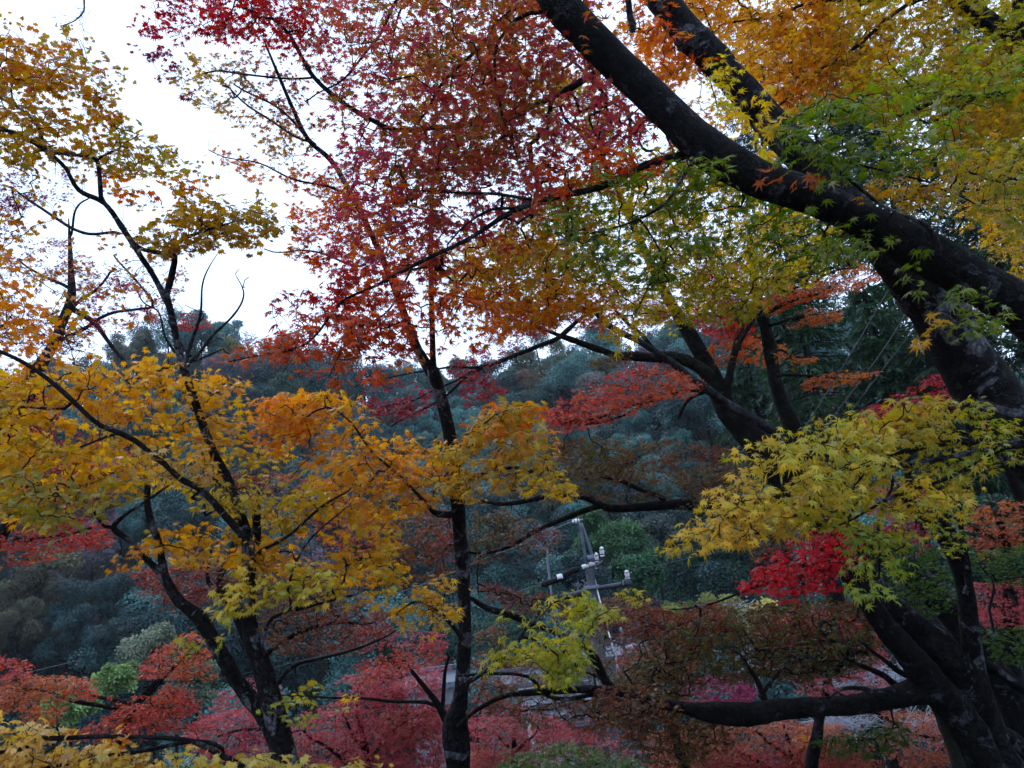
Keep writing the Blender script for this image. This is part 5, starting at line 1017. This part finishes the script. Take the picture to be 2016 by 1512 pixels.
def utility_pole():
    top = up3(1160, 1118); foot = gpt(1185, 1300, POLE_D)
    g = np.array([top[0], top[1], float(ground(top[0], top[1]))])
    root = empty('utility_pole', g, 'grey concrete utility pole with white insulators and a steel head frame', 'utility pole')
    rods('pole', [g-[0, 0, .3], top], [.115, .08], M_CONC, root, 14)
    for z in (.35, 1.0): c = top-[0, 0, z]; rods('pole_band', [c-[0, 0, .03], c+[0, 0, .03]], .135, M_GALV, root, 14)
    tip = up3(1142, 1030); rods('head_strut', [up3(1157, 1120), up3(1149, 1075), tip], .032, M_GALV, root, 6); rods('head_strut', [up3(1172, 1118), up3(1160, 1075), tip+[.02, .05, 0]], .03, M_GALV, root, 6)
    rods('head_plate', [up3(1156, 1100, 14.95), up3(1170, 1097, 14.95)], .06, M_GALV, root, 6)
    rods('head_arm', [up3(1148, 1024), up3(1130, 1026)], .02, M_GALV, root, 6)
    insulator(root, up3(1141, 1025), up3(1126, 1027), .044)
    insulator(root, up3(1186, 1096), up3(1184, 1076), .044); insulator(root, up3(1175, 1108, 15.3), up3(1173, 1088, 15.3), .045)
    insulator(root, up3(1236, 1140, 14.9), up3(1233, 1122, 14.9), .044)
    rods('insulator_bracket', [up3(1160, 1118), up3(1178, 1112), up3(1188, 1103), up3(1187, 1095)], .022, M_DARKST, root, 6)
    rods('insulator_bracket', [up3(1175, 1122), up3(1172, 1112, 15.3), up3(1175, 1106, 15.3)], .018, M_GALV, root, 6)
    rods('crossarm', [up3(1120, 1172), up3(1180, 1158), up3(1245, 1148)], .045, M_DARKST, root, 6)
    rods('insulator_bracket', [up3(1236, 1150, 14.9), up3(1236, 1138, 14.9)], .06, M_DARKST, root, 8); rods('insulator_bracket', [up3(1228, 1152, 14.9), up3(1227, 1142, 14.9)], .02, M_GALV, root, 6)
    rods('cable_clamp', [up3(1146, 1117), up3(1152, 1115), up3(1159, 1113)], .042, M_PORC, root, 10); rods('cable_clamp', [up3(1160, 1112), up3(1167, 1110), up3(1171, 1108)], .042, M_PORC, root, 10)
    rods('lower_arm', [up3(1210, 1228, 15.2), up3(1222, 1222, 15.2), up3(1240, 1222, 15.2)], .03, M_GALV, root, 6); rods('lower_arm', [up3(1256, 1236, 15.2), up3(1262, 1210, 15.2), up3(1270, 1214, 15.2)], .025, M_GALV, root, 6)
    rods('guy_wire', [up3(1171, 1142), up3(1175, 1160)], .02, M_PORC, root, 6); rods('guy_wire', [up3(1175, 1160, 14.9), up3(1190, 1215, 14.6), up3(1219, 1322, 14.2)], .016, M_PORC, root, 6)
    rods('guy_wire', [up3(1214, 1268, 14.6), up3(1214, 1330, 14.5)], .012, M_PORC, root, 6)
    for a_, b_, c_, q_ in (((1182, 1078), (1200, 1100), (1210, 1130), 15.05), ((1232, 1124), (1222, 1150), (1196, 1165), 14.95), ((1172, 1090), (1150, 1100), (1160, 1125), 15.1)):
        rods('jumper_wire', [up3(*a_, q_), up3(*b_, q_), up3(*c_, q_)], .007, M_BLK, root, 6)
    for z in (1.5, 2.1, 2.6, 3.1): c = top-[0, 0, z]; rods('step_bolt', [c, c+np.array([.26 if z in (1.5, 2.6) else -.26, 0, 0])], .012, M_GALV, root, 6)
    return root
utility_pole()
def cable(name, label, pts, rad, mat, cat='cable'):
    P = np.array(pts); C = spline(np.column_stack([P, np.broadcast_to(np.asarray(rad, float), len(P))]), 8)
    V, q, t = tubes(C[None, :, :3], C[None, :, 3], 8); return tag(mesh(name, V, [q, t], mat, None, smooth=True), label, cat)
cable('power_line', 'thin wire from the pole crossarm insulator away to the right', [up3(1233, 1122, 14.9), up3(1300, 1112, 17), up3(1420, 1085, 22), up3(1600, 1050, 30), up3(1800, 1020, 40)], .008, M_DARKST)
cable('power_line', 'lower thin wire slung from the pole to the right below the lamp', [up3(1190, 1250, 15), up3(1270, 1247, 17), up3(1400, 1252, 21), up3(1560, 1240, 28)], .008, M_DARKST)
def sleeve(label, pts, rad, band=None):
    root = empty('cable_sleeve', pts[0], label, 'cable sleeve', 'black sleeves on the pole cables')
    rods('sleeve', pts, rad, M_BLK, root, 10)
    if band: rods('sleeve_band', band, .058, M_PORC, root, 10)
sleeve('black rubber cable sleeve next to the pole clamps', [up3(1143, 1119), up3(1130, 1123), up3(1112, 1132), up3(1102, 1134)], [.03, .06, .055, .035])
sleeve('black rubber cable sleeve with a white band, farther from the pole', [up3(1118, 1137), up3(1104, 1139), up3(1090, 1144), up3(1072, 1150), up3(1066, 1152)], [.03, .058, .05, .06, .035], [up3(1097, 1137.5), up3(1108, 1134.5)])
cable('power_line', 'dark cable looping from the pole head to the left', [up3(1180, 1082), up3(1165, 1084), up3(1150, 1088), up3(1132, 1105), up3(1110, 1119), up3(1084, 1126)], .009, M_BLK)
cable('power_line', 'thin wires running left from the black sleeves', [up3(1066, 1152), up3(1020, 1165, 16), up3(900, 1205, 18), up3(700, 1275, 24), up3(420, 1340, 34)], .010, M_DARKST)
cable('power_line', 'thin wire from the top insulator of the pole to the left', [up3(1127, 1027), up3(1090, 1042, 17), up3(980, 1090, 22), up3(700, 1190, 34), up3(360, 1250, 48)], .010, M_GALV)
cable('power_line', 'thin white wire sloping across the shaded lower hill', [Pn(20, 1332, 44), Pn(130, 1306, 46), Pn(250, 1277, 48), Pn(360, 1249, 50), Pn(520, 1205, 53)], .014, M_GALV)
cable('guy_wire', 'upper left slanting wire in front of the dark conifers', [Pn(1790, 500, 12), Pn(1700, 655, 12.4), Pn(1602, 815, 12.8), Pn(1540, 915, 13)], .008, M_DARKST)
cable('guy_wire', 'middle slanting wire in front of the dark conifers', [Pn(1830, 540, 12), Pn(1745, 680, 12.4), Pn(1645, 815, 12.8), Pn(1570, 920, 13)], .008, M_DARKST)
cable('guy_wire', 'faint slanting wire farthest right before the dark conifers', [Pn(1850, 590, 14), Pn(1790, 660, 14.3), Pn(1740, 725, 14.6), Pn(1660, 830, 15)], .006, M_DARKST)
cable('power_line', 'dark wire crossing in front of the far pole', [Pn(1400, 1135, 20), Pn(1372, 1180, 20), Pn(1330, 1230, 20), Pn(1300, 1265, 20)], .010, M_BLK)

def street_lamp():
    c = Pn(1232, 1276, 16); g = np.array([Pn(1228, 1300, 16)[0], c[1], float(ground(c[0], c[1]))])
    root = empty('street_lamp', g, 'pale steel street lamp with a long tube head below the utility pole', 'street lamp')
    rods('post', [g-[0, 0, .2], Pn(1231, 1290, 16), Pn(1226, 1268, 16)], [.05, .04, .035], M_GALV, root, 8)
    rods('lamp_arm', [Pn(1220, 1262, 16), Pn(1228, 1275, 16), Pn(1232, 1278, 16)], .03, M_GALV, root, 8)
    rods('lamp_head', [Pn(1232, 1277, 16), Pn(1248, 1273, 16), Pn(1263, 1270, 16)], [.05, .055, .045], plain('pale_blue_grey_cover', (.5, .55, .62), .4), root, 10)
    rods('control_box', [Pn(1214, 1263, 16.1), Pn(1234, 1262, 16.1)], .075, M_DARKST, root, 8)
street_lamp()
def far_pole():
    t = Pn(1375, 1142, 60); g = np.array([t[0], t[1], float(ground(t[0], t[1]))]); g[2] = min(g[2], t[2]-8)
    root = empty('utility_pole', g, 'small far utility pole with crossarms below the red leaves', 'utility pole')
    rods('pole', [g, t], [.2, .14], M_GALV, root, 8)
    for y, h in ((1156, 11), (1178, 10), (1186, 10)): rods('crossarm', [Pn(1375-h, y+1, 59.8), Pn(1375+h+2, y-1, 59.8)], .12, M_GALV, root, 6)
    for x, y in ((1366, 1176), (1384, 1174), (1368, 1153), (1384, 1152)): rods('insulator', [Pn(x, y, 59.8), Pn(x, y-5, 59.8)], .14, M_PORC, root, 6)
far_pole()

M_WALL = plain('white_plaster', (.45, .46, .48), .85, scale=1.5, var=.1); M_GLASS = plain('dark_window', (.03, .035, .045), .15, scale=1, var=.3, spec=.8); M_FRAME = plain('brown_frame', (.06, .05, .045), .6)
M_GWALL = plain('grey_board_wall', (.22, .24, .27), .8, scale=2, var=.2)
def rooftile():
    m, t = newmat('blue_grey_roof_tiles'); N = t.nodes; L = t.links
    o = N.new('ShaderNodeOutputMaterial'); p = N.new('ShaderNodeBsdfPrincipled'); p.inputs['Roughness'].default_value = .4; g = N.new('ShaderNodeTexCoord')
    b = N.new('ShaderNodeTexBrick'); b.inputs['Scale'].default_value = 7; b.inputs['Color1'].default_value = (.13, .155, .20, 1); b.inputs['Color2'].default_value = (.09, .105, .14, 1); b.inputs['Mortar'].default_value = (.05, .055, .065, 1); b.inputs['Mortar Size'].default_value = .03
    L.new(g.outputs['Object'], b.inputs['Vector']); L.new(b.outputs[0], p.inputs['Base Color']); bu = N.new('ShaderNodeBump'); bu.inputs['Strength'].default_value = .6; L.new(b.outputs['Fac'], bu.inputs['Height']); bu.invert = True; L.new(bu.outputs[0], p.inputs['Normal']); L.new(p.outputs[0], o.inputs[0]); return m
M_TILE = rooftile()
def box(name, c, s, mat, parent, rz=0.0, under=None):
    v = np.array([(x, y, z) for x in (-.5, .5) for y in (-.5, .5) for z in (-.5, .5)])*s
    R = np.array([[math.cos(rz), -math.sin(rz), 0], [math.sin(rz), math.cos(rz), 0], [0, 0, 1]])
    q = [(0, 1, 3, 2), (4, 6, 7, 5), (0, 4, 5, 1), (2, 3, 7, 6), (0, 2, 6, 4), (1, 5, 7, 3)]
    return mesh(name, np.array(parent.location)+(v+c) @ R.T, [np.array(q)], mat, under or parent)
def house(px, py, d, w_, dp, wallh, roofh, rz, label, wall, wins):
    """gabled house; (px,py) is the middle of its near eave"""
    e = Pn(px, py, d); R = np.array([[math.cos(rz), -math.sin(rz), 0], [math.sin(rz), math.cos(rz), 0], [0, 0, 1]])
    c = e+R @ np.array([0, dp/2+.5, 0]); g0 = np.array([c[0], c[1], e[2]-wallh-.1])
    root = empty('house', g0, label, 'house', 'houses in the valley')
    gz = float(ground(c[0], c[1])); dz = min(0, gz-g0[2]-.3)
    box('wall', np.array([0, 0, (wallh+dz)/2]), (w_, dp, wallh-dz), wall, root, rz)
    ov = min(.55, .12*w_); hw = w_/2+ov; hd = dp/2+ov; th = .14; sl = roofh/hd
    def slab(sg):
        P = [(-hw, sg*hd, wallh-.12), (hw, sg*hd, wallh-.12), (hw, sg*.003, wallh-.12+roofh), (-hw, sg*.003, wallh-.12+roofh)]
        V = np.array(P+[(x, y, z+th) for x, y, z in P]); q = [(0, 3, 2, 1), (4, 5, 6, 7), (0, 1, 5, 4), (1, 2, 6, 5), (2, 3, 7, 6), (3, 0, 4, 7)]
        mesh('roof', g0+V @ R.T, [np.array(q)], M_TILE, root)
    slab(-1); slab(1)
    gv = np.array([(s*w_/2*.998, y, z) for s in (-1, 1) for y, z in ((-dp/2, wallh), (dp/2, wallh), (0, wallh+roofh*dp/2/hd-.14))]); mesh('gable', g0+gv @ R.T, [np.array([(0, 1, 2), (3, 5, 4)])], wall, root)
    box('gutter', np.array([0, -hd-.06, wallh-.1]), (w_+2*ov, .11, .1), M_GALV, root, rz)
    box('ridge_cap', np.array([0, 0, wallh+roofh+.08]), (w_+2*ov, .32, .14), M_TILE, root, rz)
    for x, z, ww, hh in wins:
        f = box('window', np.array([x, -dp/2-.03, z]), (ww, .06, hh), M_FRAME, root, rz)
        n = max(1, round(ww/.9))
        for i in range(n): box('pane', np.array([x-ww/2+(i+.5)*ww/n, -dp/2-.068, z]), (ww/n-.09, .014, hh-.1), M_GLASS, root, rz, f)
RZ = math.radians(6)
house(1015, 1345, 40, 2.9, 2.4, 5.2, .5, RZ, 'white house with dark window frames behind the black forked limb', M_WALL, [(.7, 4.3, 1.4, 1.0), (-1.1, 3.8, 1.0, 1.4), (-.2, 1.2, 2, 1.6)])
house(1105, 1392, 22, 1.7, 1.5, 4.2, .4, RZ, 'small house with a pale blue tiled roof under the level limb', M_WALL, [(.1, 2.9, 1.0, 1.0)])
house(1195, 1290, 36, 2.6, 2.4, 6.0, .4, RZ, 'grey boarded house behind the guy wire', M_GWALL, [(.4, 4.4, 1.0, 1.0)])
house(1100, 1408, 18.5, .9, .8, 3.2, .14, RZ, 'white shed below the small tiled house', M_WALL, [(.2, 1.2, .4, .9)])
house(1168, 1408, 18, .8, .7, 3.0, .14, RZ, 'dark shed with a pale roof edge right of the white shed', M_FRAME, [(.1, 1.6, .4, .5)])
house(850, 1345, 29, 1.6, 1.4, 5.0, .4, RZ, 'grey roofed house glimpsed left of the slim trunk', M_GWALL, [(.2, 3.8, .9, .9)])

def brush(px, py, w_, h_, d, n, label, seed):
    """heap of pale dry stalks lying on the slope"""
    r = np.random.default_rng(seed); x = px+r.normal(size=n)*w_*.4; y = py+r.normal(size=n)*h_*.4; c = Pn(x, y, d+r.uniform(-.4, .4, n))
    dr = nrm(r.normal(size=(n, 3))*[1, .6, .55]+[.3, 0, .25]); L = r.uniform(.08, .36, n)[:, None]*max(1, min(1.3, d/11))
    P = np.stack([c-dr*L, c+r.normal(size=(n, 3))*.02, c+dr*L], 1); V, q, t = tubes(P, np.broadcast_to([.005, .0045, .002], (n, 3))*max(1, d/11), 4)
    tag(mesh('dry_brush', V, [q, t], M_PALETW), label, 'dry brush', 'heaps of pale dry stalks on the slope', 'stuff')
brush(1690, 1332, 60, 44, 12.2, 260, 'pale dry stalks heaped above the level limb', 1)
brush(1655, 1432, 70, 30, 12, 240, 'pale dry stalks below the level limb', 2)
brush(1775, 1335, 36, 22, 12.4, 110, 'pale dry stalks in the crook of the many stemmed trunk', 3)
brush(1790, 1430, 90, 40, 11.3, 130, 'scattered pale stalks left of the knot hole', 4)
brush(1495, 1300, 34, 24, 14, 60, 'pale dry stalks among the dark russet leaves', 5)
brush(1990, 1390, 40, 26, 12, 130, 'pale dry stalks right of the many stemmed trunk', 6)
brush(1470, 1205, 40, 30, 24, 26, 'tall pale stalks under the scarlet leaves', 7)

# ================================================================ the damp air of the valley
def build_haze():
    xs, ys, z0, z1 = (-640, 640), (-320, 820), -140, 130
    V = np.array([(x, y, z) for x in xs for y in ys for z in (z0, z1)], float)
    m, t = newmat('valley_haze'); o = t.nodes.new('ShaderNodeOutputMaterial'); v = t.nodes.new('ShaderNodeVolumePrincipled')
    v.inputs['Color'].default_value = (.80, .90, 1, 1); v.inputs['Density'].default_value = HAZE; v.inputs['Anisotropy'].default_value = .2
    t.links.new(v.outputs[0], o.inputs['Volume'])
    tag(mesh('haze', V, [np.array([(0, 1, 3, 2), (4, 6, 7, 5), (0, 4, 5, 1), (2, 3, 7, 6), (0, 2, 6, 4), (1, 5, 7, 3)])], m), kind='stuff')
HAZE = .0003
build_haze()
